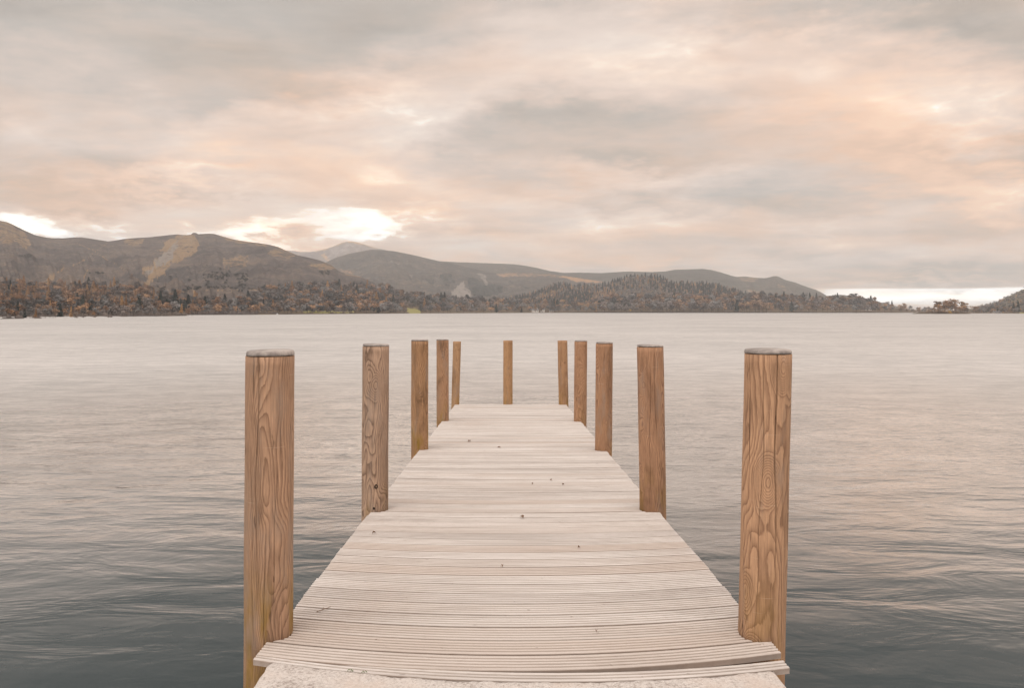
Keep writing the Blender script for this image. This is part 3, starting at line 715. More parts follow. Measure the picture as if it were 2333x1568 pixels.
for (x0, x1, y0, y1, n) in [(590, 680, 362, 390, 16), (0, 310, 500, 520, 30), (100, 150, 495, 530, 10), (1115, 1135, 465, 480, 4), (1195, 1265, 492, 510, 8)]:
    for k in range(n):
        q = c2([(random.uniform(x0, x1), random.uniform(y0, y1))])[0]
        X, Y, Z = on_layer(A, q[0], q[1]); scr.add('bush', 'juniper', (X, Y, Z), random.uniform(3.2, 5.6) * Y / F, 1.3)
scr.build('juniper_scrub', 'dark scrub in patches on the slope of the left fell', 'scrub')
X, Y, Z = on_layer(A, *c1([(1155, 640)])[0]); single_tree('bush', 'rust', (X, Y, Z), 12 * Y / F, 'round rusty thicket alone on the open slope left of the scree')

# ---------------------------------------------------------------- the island
YI = float(F * CZ / (715.4 - HY))
px_i = np.linspace(2106, 2236, 40); V = []; n_r = 8
for j in range(n_r + 1):
    for x in px_i:
        u = (x - 2171) / 65; s_ = j / n_r * 2 - 1
        hgt = max(0, 1 - u * u - 0 * s_) ** .5
        V.append((wx(x, YI), YI + s_ * 26 * hgt + 26, (1 - s_ * s_) * 2.6 * hgt - .15 + .25 * math.sin(x * 1.3 + j)))
isl = mesh_obj('island_ground', V, grid_faces(n_r + 1, 40), m_shore, smooth=True); tag(isl, 'low stony island ground under tall autumn trees', 'island', kind='structure')
k4 = lambda x, y: (1686.7 + x / 3.6095, 593.7 + y / 3.6095)
tall = [(1610, 335, 'leftmost tall tree of the island, leaning open crown', 'rust', 'scots'), (1650, 345, 'second tall tree from the left on the island', 'rust', 'scots'), (1690, 325, 'full orange tree left of the island centre', 'orange', 'broad'), (1730, 322, 'broad orange tree in the middle of the island', 'orange', 'broad'),
        (1775, 315, 'tallest tree of the island, open rusty crown', 'rust', 'scots'), (1805, 320, 'orange tree close right of the tallest on the island', 'orange', 'broad'), (1850, 322, 'thin tall tree on the right of the island', 'rust', 'scots'), (1870, 360, 'rusty tree at the right end of the tall island trees', 'rust', 'broad'), (1630, 365, 'smaller rusty tree under the left tall trees of the island', 'rust', 'broad')]
for x, y, lb, key, kind in tall:
    px, py = k4(x, y); Hh = (714.2 - py) * YI / F
    single_tree(kind, key, (wx(px, YI + 18), YI + 18 + random.uniform(-6, 10), 1.2), Hh, lb, None, 1.15 if kind == 'scots' else .95)
tall += [(1625, 350, 'middling orange tree between the two left tall trees of the island', 'orange', 'broad'), (1670, 350, 'middling rusty tree below the second tall tree of the island', 'rust', 'broad'), (1755, 345, 'middling rusty tree below the tallest island tree', 'rust', 'broad'), (1830, 365, 'middling orange tree between the tallest and the thin right tree of the island', 'orange', 'broad')]
for x, y, lb, key, kind in tall[-4:]:
    px, py = k4(x, y); single_tree(kind, key, (wx(px, YI + 14), YI + 14 + random.uniform(-6, 6), 1.0), (714.4 - py) * YI / F, lb, None, 1.15)
low = [(1545, 410, 'rust', 'low rusty bush at the left tip of the island'), (1575, 408, 'rust', 'low bush second from the left tip of the island'), (1610, 405, 'rust', 'low bush under the leftmost tall island tree'), (1660, 400, 'rust', 'rusty bush left of the yellow one on the island'), (1720, 418, 'gold', 'bright yellow bush at the water edge of the island'),
       (1690, 408, 'rust', 'low rusty bush squeezed between the yellow bush and the one left of it'), (1870, 408, 'rust', 'low rusty bush left of the round one at the right end of the island'), (1640, 412, 'rust', 'low rusty bush fourth from the left tip of the island'), (1770, 402, 'rust', 'wide rusty bush right of the yellow island bush'), (1830, 403, 'rust', 'rusty bush below the thin tall island tree'), (1915, 390, 'rust', 'round rusty bush at the right end of the island'), (1945, 415, 'rust', 'lowest bush at the right tip of the island')]
for x, y, key, lb in low:
    px, py = k4(x, y); Hh = (715.6 - py) * (YI + 6) / F * 1.3
    single_tree('bush', key, (wx(px, YI + 6), YI + 6, .3), Hh, lb, None, 1.35)

# ---------------------------------------------------------------- houses, boats and rocks at the far shore
def plain(name, col, rough=.7):
    m, nt, b = material(name, rough, .3)
    P = nt.node('ShaderNodeTexCoord').outputs['Object']
    n = nt.noise(P, 2.5, 4, .6)
    nt.put(b.inputs['Base Color'], nt.mix(n, tuple(c * .82 for c in col) + (1,), tuple(min(1, c * 1.12) for c in col) + (1,)))
    return m
m_render = plain('white_render', (.78, .76, .72)); m_slate = plain('slate', (.16, .16, .17)); m_dark = plain('window_dark', (.04, .045, .05), .3); m_grey = plain('grey_render', (.48, .45, .42)); m_boat = plain('boat_white', (.8, .8, .8), .4)
m_rock = plain('lake_rock', (.11, .10, .09), .9)
def house(px, py, wpx, hpx, label, mat, layer=Sh):
    X, Y, Z = on_layer(layer, px, py)
    k = Y / F; L_ = wpx * k; Hh = hpx * k * .62; R_ = hpx * k * .38; Dp = max(5, L_ * .45)
    e = empty('house', (X, Y - 10, Z)); tag(e, label, 'house')
    mb = MB(); mb.box(-L_ / 2, L_ / 2, -Dp / 2, Dp / 2, -2, Hh)
    mb.add([(-L_ / 2, -Dp / 2, Hh), (-L_ / 2, Dp / 2, Hh), (-L_ / 2, 0, Hh + R_)], [(0, 1, 2)]); mb.add([(L_ / 2, -Dp / 2, Hh), (L_ / 2, Dp / 2, Hh), (L_ / 2, 0, Hh + R_)], [(0, 2, 1)])
    mb.build('wall', mat, e)
    rf = MB(); o_ = .5; q = Dp / 2 + .5; dz = R_ * .5 / (Dp / 2)
    for s_ in (-1, 1):
        rf.add([(-L_ / 2 - o_, s_ * q, Hh - dz), (L_ / 2 + o_, s_ * q, Hh - dz), (L_ / 2 + o_, 0, Hh + R_ + .05), (-L_ / 2 - o_, 0, Hh + R_ + .05), (-L_ / 2 - o_, s_ * q, Hh - dz + .3), (L_ / 2 + o_, s_ * q, Hh - dz + .3), (L_ / 2 + o_, 0, Hh + R_ + .35), (-L_ / 2 - o_, 0, Hh + R_ + .35)],
               [(0, 1, 2, 3), (4, 5, 6, 7), (0, 1, 5, 4), (0, 3, 7, 4), (1, 2, 6, 5)])
    r = rf.build('roof', m_slate, e)
    ch = MB(); ch.box(L_ * .3, L_ * .3 + .9, -.5, .5, Hh + R_ * .5, Hh + R_ + 1.3); ch.build('chimney', mat, r)
    nw = max(2, int(L_ / 4))
    for i in range(nw):
        x = -L_ / 2 + (i + .5) * L_ / nw; wd = MB(); wd.box(x - .55, x + .55, -Dp / 2 - .05, -Dp / 2 + .1, Hh * .35, Hh * .75); wd.build('window', m_dark, e)
    return e
house(1219, 710.9, 15, 7, 'long white house at the water below the orange lit ridge', m_render)
house(1236, 710.6, 9, 9, 'taller white house right of the long white one', m_render)
house(1256, 710.9, 10, 5, 'low pale boathouse right of the two white houses', m_grey)
house(1972, 706.5, 15, 5, 'low pale building in the trees of the right shore', m_grey)
house(2019, 701, 15, 5, 'long grey building higher up on the right shore', m_grey)
house(2262, 706, 16, 4.5, 'long pale building on the shore right of the island', m_grey)

def boat(px, py, L_, mast, label):
    Y = F * CZ / (py - HY); e = empty('sailing_boat', (wx(px, Y), Y, 0)); tag(e, label, 'boat')
    st = [(-.5, .10, .9), (-.3, .16, .8), (0, .18, .75), (.3, .12, .85), (.5, .005, 1.0)]; V = []
    for x, w_, z in st: V += [(x * L_, -w_ * L_, z), (x * L_ * .92, -w_ * L_ * .6, -.1), (x * L_ * .92, w_ * L_ * .6, -.1), (x * L_, w_ * L_, z)]
    Fc = []
    for i in range(4):
        for k in range(3): Fc.append((i * 4 + k, i * 4 + k + 1, i * 4 + 5 + k, i * 4 + 4 + k))
        Fc.append((i * 4, i * 4 + 4, i * 4 + 7, i * 4 + 3))
    Fc.append((0, 1, 2, 3)); mesh_obj('hull', V, Fc, m_boat, e)
    cb = MB(); cb.box(-.2 * L_, .15 * L_, -.09 * L_, .09 * L_, .82, 1.5); cb.build('cabin', m_boat, e)
    if mast: mm = MB(); mm.tube((0.05 * L_, 0, .8), (0.05 * L_, 0, mast), .09, .05); mm.build('mast', m_boat, e)
boat(2078, 712.9, 9, 11, 'small white sailing boat with a mast, left of the island')
boat(2089, 712.95, 7, 0, 'small white motor boat without a mast, left of the island')
boat(632, 718.2, 1.8, 0, 'tiny white rowing boat by the left shore below the fell')

def rock(px, py, L_, Hh, label, seed):
    Y = F * CZ / (py - HY); r_ = random.Random(seed)
    bm = bmesh.new(); bmesh.ops.create_icosphere(bm, subdivisions=2, radius=1)
    for v in bm.verts:
        s_ = 1 + r_.uniform(-.18, .18); v.co = (v.co.x * L_ / 2 * s_, v.co.y * L_ / 3 * s_, v.co.z * Hh * s_)
    me = bpy.data.meshes.new('lake_rock'); bm.to_mesh(me); bm.free(); me.materials.append(m_rock)
    o = bpy.data.objects.new('lake_rock', me); COL.objects.link(o); o.location = (wx(px, Y), Y, 0); tag(o, label, 'rock')
for px, L_, Hh, lb in [(1755, 5, .8, 'smallest dark rock, left of the low reef off the right shore'), (1765, 9, 1.0, 'dark rock at the left end of the low reef'), (1776, 9, 1.4, 'highest dark rock of the low reef off the right shore'), (1786, 14, .9, 'long dark rock in the middle of the low reef'), (1800, 16, .6, 'flattest dark rock at the right end of the low reef')]:
    rock(px, 713.1, L_, Hh, lb, int(px))
# white mooring buoy
Yb = F * CZ / (717.6 - HY); bm = bmesh.new(); bmesh.ops.create_uvsphere(bm, u_segments=14, v_segments=8, radius=.42)
bmesh.ops.create_cone(bm, segments=10, radius1=.10, radius2=.07, depth=.3, cap_ends=True, matrix=__import__('mathutils').Matrix.Translation((0, 0, .5)))
me = bpy.data.meshes.new('buoy'); bm.to_mesh(me); bm.free(); me.materials.append(m_boat)
o = bpy.data.objects.new('mooring_buoy', me); COL.objects.link(o); o.location = (wx(1505, Yb), Yb, .15); tag(o, 'tiny white mooring buoy floating off the wooded headland', 'buoy')

# ---------------------------------------------------------------- the jetty
DZ0, DS = 1.6, .0332
def deck_z(Y): return DZ0 - DS * Y
jetty = empty('jetty', (0.03, 3.7, deck_z(3.7)))
tag(jetty, 'pale ribbed wooden jetty with tall round posts running out into the lake', 'jetty')
JL = Vector(jetty.location)

POSTS = [  # left, right x at the top; top y; cap foot y; left, right x at the deck; depth; look
    (563, 669, 796, 814, 558, 665, 4.30, 'L1'), (827, 886, 783, 790.5, 824, 884, 7.40, 'L2'), (937, 976, 773.5, 778, 937, 975.5, 11.40, 'L3'), (994, 1022.5, 773, 776, 995, 1022.5, 15.30, 'L4'), (1032.5, 1050, 778, None, 1028, 1047, 19.02, 'L5'),
    (1146.5, 1168, 776, None, 1146.5, 1168, 19.06, 'C'), (1270.5, 1292.5, 776, None, 1273, 1295, 19.0, 'R5'), (1309, 1338, 775.5, 779, 1307.5, 1336, 15.20, 'R4'), (1358, 1396, 779, 784, 1355.5, 1394, 11.30, 'R3'), (1451, 1511.5, 785.5, 792, 1458, 1517, 7.40, 'R2'), (1697, 1802, 794, 809, 1684, 1788, 4.30, 'R1')]

def wood_post_mat(name, light, darkc, contrast, seed, stain=.3, moss=.0, freq=150, knotty=1.0, z_deck=0):
    m, nt, b = material(name, .78, .25)
    P = nt.node('ShaderNodeTexCoord').outputs['Object']
    off = (seed * 3.17 % 9, seed * 1.73 % 9, seed * 5.3 % 17)
    Ps = nt.vmath('ADD', P, off)
    n1 = nt.vmath('SUBTRACT', nt.noise(nt.mapping(Ps, scale=(3.2, 3.2, 1.3)), 1, 2, .5, 0, 'Color'), (.5, .5, .5))
    q = nt.vmath('ADD', P, nt.vmath('MULTIPLY', n1, (.095, .095, 0)))
    q = nt.vmath('ADD', q, (.045 * math.cos(seed * 2.1), .045 * math.sin(seed * 2.1), 0))
    s = nt.sep(q); r = nt.math('SQRT', nt.math('ADD', nt.math('MULTIPLY', s[0], s[0]), nt.math('MULTIPLY', s[1], s[1])))
    # knots push the growth rings into eyes
    vo = nt.node('ShaderNodeTexVoronoi', feature='F1'); nt.put(vo.inputs['Vector'], nt.mapping(Ps, scale=(4.2, 4.2, 2.3))); vo.inputs['Scale'].default_value = 1; vo.inputs['Randomness'].default_value = .9
    kd = vo.outputs['Distance']
    kn = nt.mapr(kd, 0.0, .42, 1, 0)
    r = nt.math('MULTIPLY_ADD', kn, .055 * knotty, r)
    fineN = nt.noise(nt.mapping(Ps, scale=(30, 30, 7)), 1, 3, .6)
    r = nt.math('MULTIPLY_ADD', fineN, .004, r)
    ph = nt.math('FRACT', nt.math('MULTIPLY', r, freq * 1.45))
    ring = nt.math('POWER', ph, 2.2)                                   # slow dark latewood, sharp edge
    ring = nt.math('MULTIPLY', ring, nt.mapr(ph, .90, 1.0, 1, 0))
    pores = nt.noise(nt.mapping(Ps, scale=(220, 220, 5)), 1, 2, .6)
    st = nt.noise(nt.mapping(Ps, scale=(5, 5, 1.3)), 1, 4, .6, .8)
    f = nt.math('ADD', nt.math('MULTIPLY', ring, contrast), nt.math('MULTIPLY', nt.math('SUBTRACT', pores, .5), .5), clamp=True)
    c = nt.mix(f, light + (1,), darkc + (1,))
    c = nt.mix(nt.mapr(st, .46, .72, 0, min(.8, stain + .18)), c, tuple(x * .55 for x in darkc) + (1,))
    knot = nt.math('MULTIPLY', nt.mapr(kd, .05, .10, 1, 0), min(1, .75 * knotty))
    c = nt.mix(knot, c, tuple(x * .62 for x in darkc) + (1,))
    zz = nt.sep(P)[2]
    if moss:
        mn = nt.math('MULTIPLY', nt.mapr(zz, z_deck + .5, z_deck, 0, 1), nt.mapr(nt.noise(nt.mapping(Ps, scale=(9, 9, 2)), 1, 4, .6), .42, .62))
        c = nt.mix(nt.math('MULTIPLY', mn, moss), c, (.30, .19, .035, 1))
    chk = nt.mapr(nt.noise(nt.mapping(Ps, scale=(75, 75, 1.1)), 1, 2, .5), .66, .72, 0, .75)
    c = nt.mix(chk, c, tuple(x * .5 for x in darkc) + (1,))
    fib = nt.noise(nt.mapping(Ps, scale=(120, 120, 9)), 1, 3, .7)
    c = nt.mix(.55, c, nt.mix(1, c, nt.ramp(fib, [(.3, (.55,) * 3), (.7, (1.25,) * 3)]), 'MULTIPLY'))
    c = nt.mix(1, c, (1.0, .975, .90, 1), 'MULTIPLY')
    wn = nt.noise(nt.mapping(Ps, scale=(7, 7, 2.0)), 1, 5, .65)
    c = nt.mix(nt.mapr(wn, .50, .70, 0, .45), c, (.30, .245, .205, 1))            # greyed, weathered patches
    sn = nt.noise(nt.mapping(Ps, scale=(4, 4, 160), rot=(.10, .05, 0)), 1, 1, .5); sm_ = nt.noise(nt.mapping(Ps, scale=(9, 9, 6)), 1, 2, .5)
    c = nt.mix(nt.math('MULTIPLY', nt.mapr(sn, .70, .76, 0, .35), nt.mapr(sm_, .5, .6)), c, (.62, .48, .36, 1))      # scuffs across the grain
    dk_ = nt.noise(nt.mapping(Ps, scale=(16, 16, 4)), 1, 3, .6)
    c = nt.mix(nt.mapr(dk_, .66, .76, 0, .7), c, tuple(x * .35 for x in darkc) + (1,))
    nt.put(b.inputs['Base Color'], c)
    hgt = nt.math('SUBTRACT', nt.math('MULTIPLY', pores, .25), nt.math('MULTIPLY', ring, 1.0))
    bump(nt, b, hgt, .55, .004)
    return m
m_cap, nt, b = material('weathered_cap', .75, .3)
P = nt.node('ShaderNodeTexCoord').outputs['Object']
n1 = nt.noise(nt.mapping(P, scale=(7, 60, 20)), 1, 4, .6); n2 = nt.noise(P, 14, 4, .6)
nt.put(b.inputs['Base Color'], nt.mix(nt.mapr(nt.math('MULTIPLY_ADD', n2, .5, nt.math('MULTIPLY', n1, .5)), .35, .65), (.20, .18, .17, 1), (.47, .43, .40, 1))); bump(nt, b, n1, .5, .003)
m_hole_shade = plain('shadow_wood', (.035, .025, .02), .95)
TL = (.50, .305, .200); TD = (.23, .125, .075)
PM = {'L1': wood_post_mat('post_wood_a', (.47, .305, .215), (.165, .095, .062), .85, 1, .42, .75, 150, .9, 0),
      'L2': wood_post_mat('post_wood_b', (.50, .355, .275), (.12, .075, .055), 1.0, 2, .40, .3, 150, .45, 0),
      'L3': wood_post_mat('post_wood_c', (.46, .28, .165), (.18, .10, .06), 1, 3, .45, 1.0, 130, .6, 0),
      'L4': wood_post_mat('post_wood_d', (.47, .285, .18), (.19, .11, .07), .9, 4, .45, .8, 160, .5, 0),
      'L5': wood_post_mat('post_wood_e', (.48, .31, .19), (.26, .15, .09), .8, 5, .30, .4, 160, .5, 0),
      'C': wood_post_mat('post_wood_f', (.50, .31, .18), (.28, .165, .09), .8, 6, .25, .5, 160, .6, 0),
      'R5': wood_post_mat('post_wood_g', (.49, .30, .18), (.25, .14, .085), .8, 7, .30, .5, 150, .7, 0),
      'R4': wood_post_mat('post_wood_h', (.46, .275, .175), (.24, .13, .08), .85, 8, .25, .2, 170, .4, 0),
      'R3': wood_post_mat('post_wood_i', (.46, .275, .175), (.20, .105, .07), 1, 9, .35, .4, 130, .8, 0),
      'R2': wood_post_mat('post_wood_j', (.48, .29, .19), (.20, .105, .068), 1.05, 10, .32, .5, 120, .9, 0),
      'R1': wood_post_mat('post_wood_k', (.52, .33, .22), (.19, .105, .066), .85, 11, .34, .3, 120, 1.1, 0)}
CR = {'L1': [(-100, .25, 1.0, .0065), (-115, .0, .7, .0035), (-78, -.1, .35, .0025), (-60, .1, .6, .002)], 'R1': [(-80, .25, 1.0, .008), (-120, 0, 1, .0022), (-58, .0, .6, .002)], 'R2': [(-78, .4, 1, .004), (-105, 0, .9, .003)], 'R3': [(-62, .1, 1, .005)], 'L3': [(-60, .2, .9, .0022)], 'L2': [(-96, .1, .7, .0012)]}
PLABEL = {'L1': 'nearest post on the left, fine crack down its upper half', 'L2': 'second post on the left, greyish with bold dark grain and a small black hole', 'L3': 'third post on the left with yellow staining', 'L4': 'fourth post on the left, dark streaks at its foot', 'L5': 'thin far left end post without a cap',
          'C': 'lone capless post in the middle of the far end', 'R5': 'far right end post without a cap, leaning a little', 'R4': 'fourth post on the right', 'R3': 'third post on the right, split along one side', 'R2': 'second post on the right leaning outward at its foot', 'R1': 'nearest post on the right with a long black split and large knots'}
post_geo = {}
for (xl, xr, yt, ycap, bl, br_, Y, key) in POSTS:
    R = (xr - xl + br_ - bl) / 4 * Y / F
    xt = wx((xl + xr) / 2, Y); xb = wx((bl + br_) / 2, Y); zt = wz(ycap, Y - R * .9) if ycap else wz(yt, Y + R * .9); zd = deck_z(Y)
    post_geo[key] = (xb, Y, R)
    base = Vector((xb, Y, zd)); lean = (xt - xb) / (zt - zd)
    r_ = np.random.default_rng(hash_ := (sum(map(ord, key)) * 7))
    cracks = [(math.radians(a), z0, z1, wd / R, r_.uniform(0, 9)) for a, z0, z1, wd in CR.get(key, [])]
    angs0 = list(np.linspace(0, 2 * math.pi, 72, endpoint=False) - math.pi)
    zs = list(np.linspace(-1.9, zt - zd, 70))
    nA = len(angs0) + 3 * len(cracks); V = []
    Hh = zt - zd
    for z in zs:
        u = z / Hh
        ring = [(a, 0) for a in angs0]
        for (ca, z0, z1, wd, ph_) in cracks:
            cc = ca + .10 * math.sin(z * 2.1 + ph_) + .035 * math.sin(z * 9 + ph_)
            k_ = max(0, min(1, (u - z0) * 9)) * max(0, min(1, (z1 - u) * 9 + (1 if z1 >= 1 else 0)))
            hw = wd * (.18 + .82 * k_) * .55
            # keep ordinary columns out of the slit
            ring = [(a if abs(a - cc) > hw * 1.5 else cc + math.copysign(hw * 1.5, a - cc if a != cc else 1), dd) for a, dd in ring]
            ring += [(cc - hw, 0), (cc, -.022 * k_), (cc + hw, 0)]
        ring.sort(key=lambda q: q[0])
        # slight swellings and flats of a peeled log
        for a, dd in ring:
            rr = R * (1 + .012 * math.sin(a * 2 + hash_) + .010 * math.sin(3 * a + z * 2.3 + hash_) + .006 * math.sin(z * 7 + a * 5)) + dd
            V.append((math.cos(a) * rr + lean * z, math.sin(a) * rr, z))
    Fq = grid_faces(len(zs), nA, True).tolist()
    Fq.append(tuple((len(zs) - 1) * nA + k for k in range(nA)))
    po = mesh_obj('post', V, Fq, PM[key], jetty, smooth=False, loc=base - JL)
    sm = np.ones(len(po.data.polygons), bool); sm[-1] = False; po.data.polygons.foreach_set('use_smooth', sm)
    tag(po, PLABEL[key])
    if ycap:
        hc = max(.012, (wz(yt, Y + R * .75) - zt) / 1.06); prof = [(.0, .975), (.0, .99), (.35, .995), (.62, .98), (.82, .955), (.94, .87), (1.0, .72), (1.04, .4), (1.05, 0.02)]
        V = []; nc = 48
        tilt = r_.uniform(-.02, .02)
        for hz, rr in prof:
            for k in range(nc):
                a = 2 * math.pi * k / nc; q = R * rr * (1 + .008 * math.sin(3 * a + hash_)); V.append((math.cos(a) * q, math.sin(a) * q, hz * hc * (1 + .04 * math.sin(a + hash_)) + tilt * math.cos(a) * R + .004))
        Fq = grid_faces(len(prof), nc, True).tolist(); Fq.append(tuple(range(nc))[::-1]); Fq.append(tuple((len(prof) - 1) * nc + k for k in range(nc)))
        mesh_obj('cap', V, Fq, m_cap, po, smooth=True, loc=(lean * Hh, 0, Hh))
    # knot holes in the second left post, their inner shade painted near black
    if key == 'L2':
        for dz, rad, ax in ((.235, .017, .25), (.035, .010, .1)):
            a = -math.pi / 2 + ax; mbk = MB()
            c_ = Vector((math.cos(a) * R + lean * dz, math.sin(a) * R, dz)); n_ = Vector((math.cos(a), math.sin(a), 0))
            V = [];
            for rr, dd in ((1.25, .002), (1.0, .004), (.55, -.001)):
                for k in range(12):
                    t2 = 2 * math.pi * k / 12; tv = Vector((-math.sin(a), math.cos(a), 0)) * math.cos(t2) * rad * rr * .8 + Vector((0, 0, 1)) * math.sin(t2) * rad * rr; V.append(c_ + tv + n_ * dd)
            Fq = grid_faces(3, 12, True).tolist(); Fq.append(tuple(24 + k for k in range(12)))
            mesh_obj('knot_hole', V, Fq, m_hole_shade, po)

# deck boards: ribbed, bowed a little, notched round the posts
m_deck, nt, b = material('pale_decking', .82, .25)
P = nt.node('ShaderNodeTexCoord').outputs['Object']
gr = nt.node('ShaderNodeAttribute', attribute_name='groove').outputs['Fac']
rb = nt.node('ShaderNodeAttribute', attribute_name='board').outputs['Fac']
Pb = nt.vmath('ADD', P, nt.comb(nt.math('MULTIPLY', rb, 37.0), 0, nt.math('MULTIPLY', rb, 11.0)))
g1 = nt.noise(nt.mapping(Pb, scale=(1.2, 90, 20)), 1, 4, .6); g2 = nt.noise(nt.mapping(Pb, scale=(.7, 6, 1)), 1, 4, .6); g3 = nt.noise(nt.mapping(Pb, scale=(9, 260, 30)), 1, 2, .6)
big = nt.noise(nt.mapping(P, scale=(.9, .35, 1)), 1, 3, .6)
c = nt.ramp(nt.math('ADD', nt.math('MULTIPLY', g1, .5), nt.math('MULTIPLY', g2, .5)), [(.33, (.44, .405, .38)), (.48, (.60, .57, .54)), (.62, (.73, .705, .68))])
c = nt.mix(nt.mapr(rb, .55, 1, 0, .5), c, (.53, .45, .39, 1))
c = nt.mix(nt.mapr(rb, .35, 0, 0, .55), c, nt.mix(1, c, (.78, .77, .77, 1), 'MULTIPLY'))
c = nt.mix(nt.mapr(big, .5, .75, 0, .35), c, (.52, .445, .39, 1))
c = nt.mix(nt.math('MULTIPLY', nt.mapr(g3, .60, .78), .5), c, (.30, .23, .19, 1))
specks = nt.noise(nt.mapping(Pb, scale=(14, 60, 10)), 1, 2, .5)
c = nt.mix(nt.mapr(specks, .73, .80, 0, .8), c, (.13, .10, .085, 1))
c = nt.mix(nt.math('MULTIPLY', gr, .85), c, nt.mix(nt.noise(nt.mapping(Pb, scale=(.8, 3, 1)), 1, 3, .5), (.13, .098, .082, 1), (.32, .21, .145, 1)))
nt.put(b.inputs['Base Color'], c)
bump(nt, b, g1, .35, .003)

def XL(Y): return -1.285 - .0047 * (Y - 4)
def XR(Y): return 1.365 - .0050 * (Y - 4)
def bowed(x, Y): return Y + .43 * x * x / max(Y, 3.5)
NR = 5
def board_profile(y0, y1, h=.030, depth=.011):
    """(y, dz, groove) across a board: ribs and grooves, then the edges"""
    pr = [(y0 + .001, -h, .6), (y0, -.004, .8), (y0 + .002, 0, .1)]
    L_ = (y1 - y0) / NR
    for i in range(NR):
        a = y0 + i * L_
        if i: pr += [(a + L_ * .02, -depth, 1), (a + L_ * .18, -depth, 1), (a + L_ * .34, -depth * .12, .2), (a + L_ * .40, 0, 0)]
        pr += [(a + L_ * .74, 0, 0), (a + L_ * .86, -depth * .15, .2)]
        if i < NR - 1: pr += [(a + L_ * .98, -depth, 1)]
    pr += [(y1 - .002, 0, .1), (y1, -.004, .8), (y1 - .001, -h, .6)]
    return pr
DV = []; DF = []; DG = []; DB = []
xs_u = np.linspace(0, 1, 15)
def add_board(y0, y1, store, dz=0, skew=0, ext=(0, 0), rnd=.3, sag=0, notch=True):
    V, Fc, G, B = store; pr = board_profile(y0, y1); base_i = len(V); jit = (random.uniform(-.006, .006), random.uniform(-.006, .006))
    nx = len(xs_u)
    for (yy, hz, g) in pr:
        l_, r2 = XL(yy) + jit[0] - ext[0], XR(yy) + jit[1] + ext[1]
        if notch:
            for key, (pxc, pyc, R) in post_geo.items():
                if key == 'C': continue
                Rg = R + .006
                for side in (0, 1):
                    xe = l_ if side == 0 else r2
                    if (pxc < 0) != (side == 0): continue
                    dy = bowed(xe, yy) - pyc
                    if abs(dy) < Rg:
                        hwid = math.sqrt(Rg * Rg - dy * dy)
                        if side == 0: l_ = max(l_, pxc + hwid)
                        else: r2 = min(r2, pxc - hwid)
        for u in xs_u:
            x = l_ + (r2 - l_) * u; y = bowed(x, yy) + skew * x
            V.append((x - JL.x, y - JL.y, deck_z(y) + hz + dz - JL.z + sag * math.sin(u * 6.28 + rnd * 9))); G.append(g); B.append(rnd)
    for r in range(len(pr) - 1):
        for c_ in range(nx - 1):
            a = base_i + r * nx + c_; Fc.append((a, a + 1, a + nx + 1, a + nx))
    # ends and underside
    Fc.append(tuple(base_i + r * nx for r in range(len(pr)))); Fc.append(tuple(base_i + r * nx + nx - 1 for r in range(len(pr)))[::-1])
    Fc.append((base_i, base_i + nx - 1, base_i + (len(pr) - 1) * nx + nx - 1, base_i + (len(pr) - 1) * nx)[::-1])
store = (DV, DF, DG, DB)
y = 3.815; pitch = .190; END = 18.97
while y + pitch < END + .12:
    add_board(y, y + pitch - .017, store, dz=random.uniform(-.0018, .0018), rnd=random.random(), sag=random.uniform(-.001, .001))
    y += pitch
dk = mesh_obj('deck', DV, DF, m_deck, jetty, attrs={'groove': DG, 'board': DB})
st2 = ([], [], [], []); NR = 3
add_board(3.705, 3.80, st2, dz=-.006, skew=-.045, ext=(.01, -.02), rnd=.62, notch=False)
fb = mesh_obj('end_board', st2[0], st2[1], m_deck, jetty, attrs={'groove': st2[2], 'board': st2[3]}); tag(fb, 'narrow ribbed board at the landward end, set slightly askew')

m_beam, nt, b = material('jetty_beam', .85, .2)
P = nt.node('ShaderNodeTexCoord').outputs['Object']
nt.put(b.inputs['Base Color'], nt.ramp(nt.noise(nt.mapping(P, scale=(3, 1, 30)), 1, 4, .6), [(.35, (.13, .085, .06)), (.65, (.28, .19, .13))]))
def beam(name, x0, x1, y0, y1, h0, h1):
    mb = MB(); z = lambda yy: deck_z(yy) - JL.z
    X0, X1 = x0 - JL.x, x1 - JL.x; Y0, Y1 = y0 - JL.y, y1 - JL.y
    mb.add([(X0, Y0, z(y0) - h1), (X1, Y0, z(y0) - h1), (X1, Y1, z(y1) - h1), (X0, Y1, z(y1) - h1), (X0, Y0, z(y0) - h0), (X1, Y0, z(y0) - h0), (X1, Y1, z(y1) - h0), (X0, Y1, z(y1) - h0)],
           [(0, 3, 2, 1), (4, 5, 6, 7), (0, 1, 5, 4), (1, 2, 6, 5), (2, 3, 7, 6), (3, 0, 4, 7)])
    mb.build(name, m_beam, jetty)
for x in (-1.14, -.36, .42, 1.12): beam('beam', x, x + .08, 4.05, 19.0, .033, .20)
for Yc in (7.4, 11.4, 15.3, 18.9): beam('cross_beam', -1.20, 1.22, Yc - .05, Yc + .05, .202, .38)
beam('cross_beam', -1.12, 1.15, 4.25, 4.35, .202, .38)

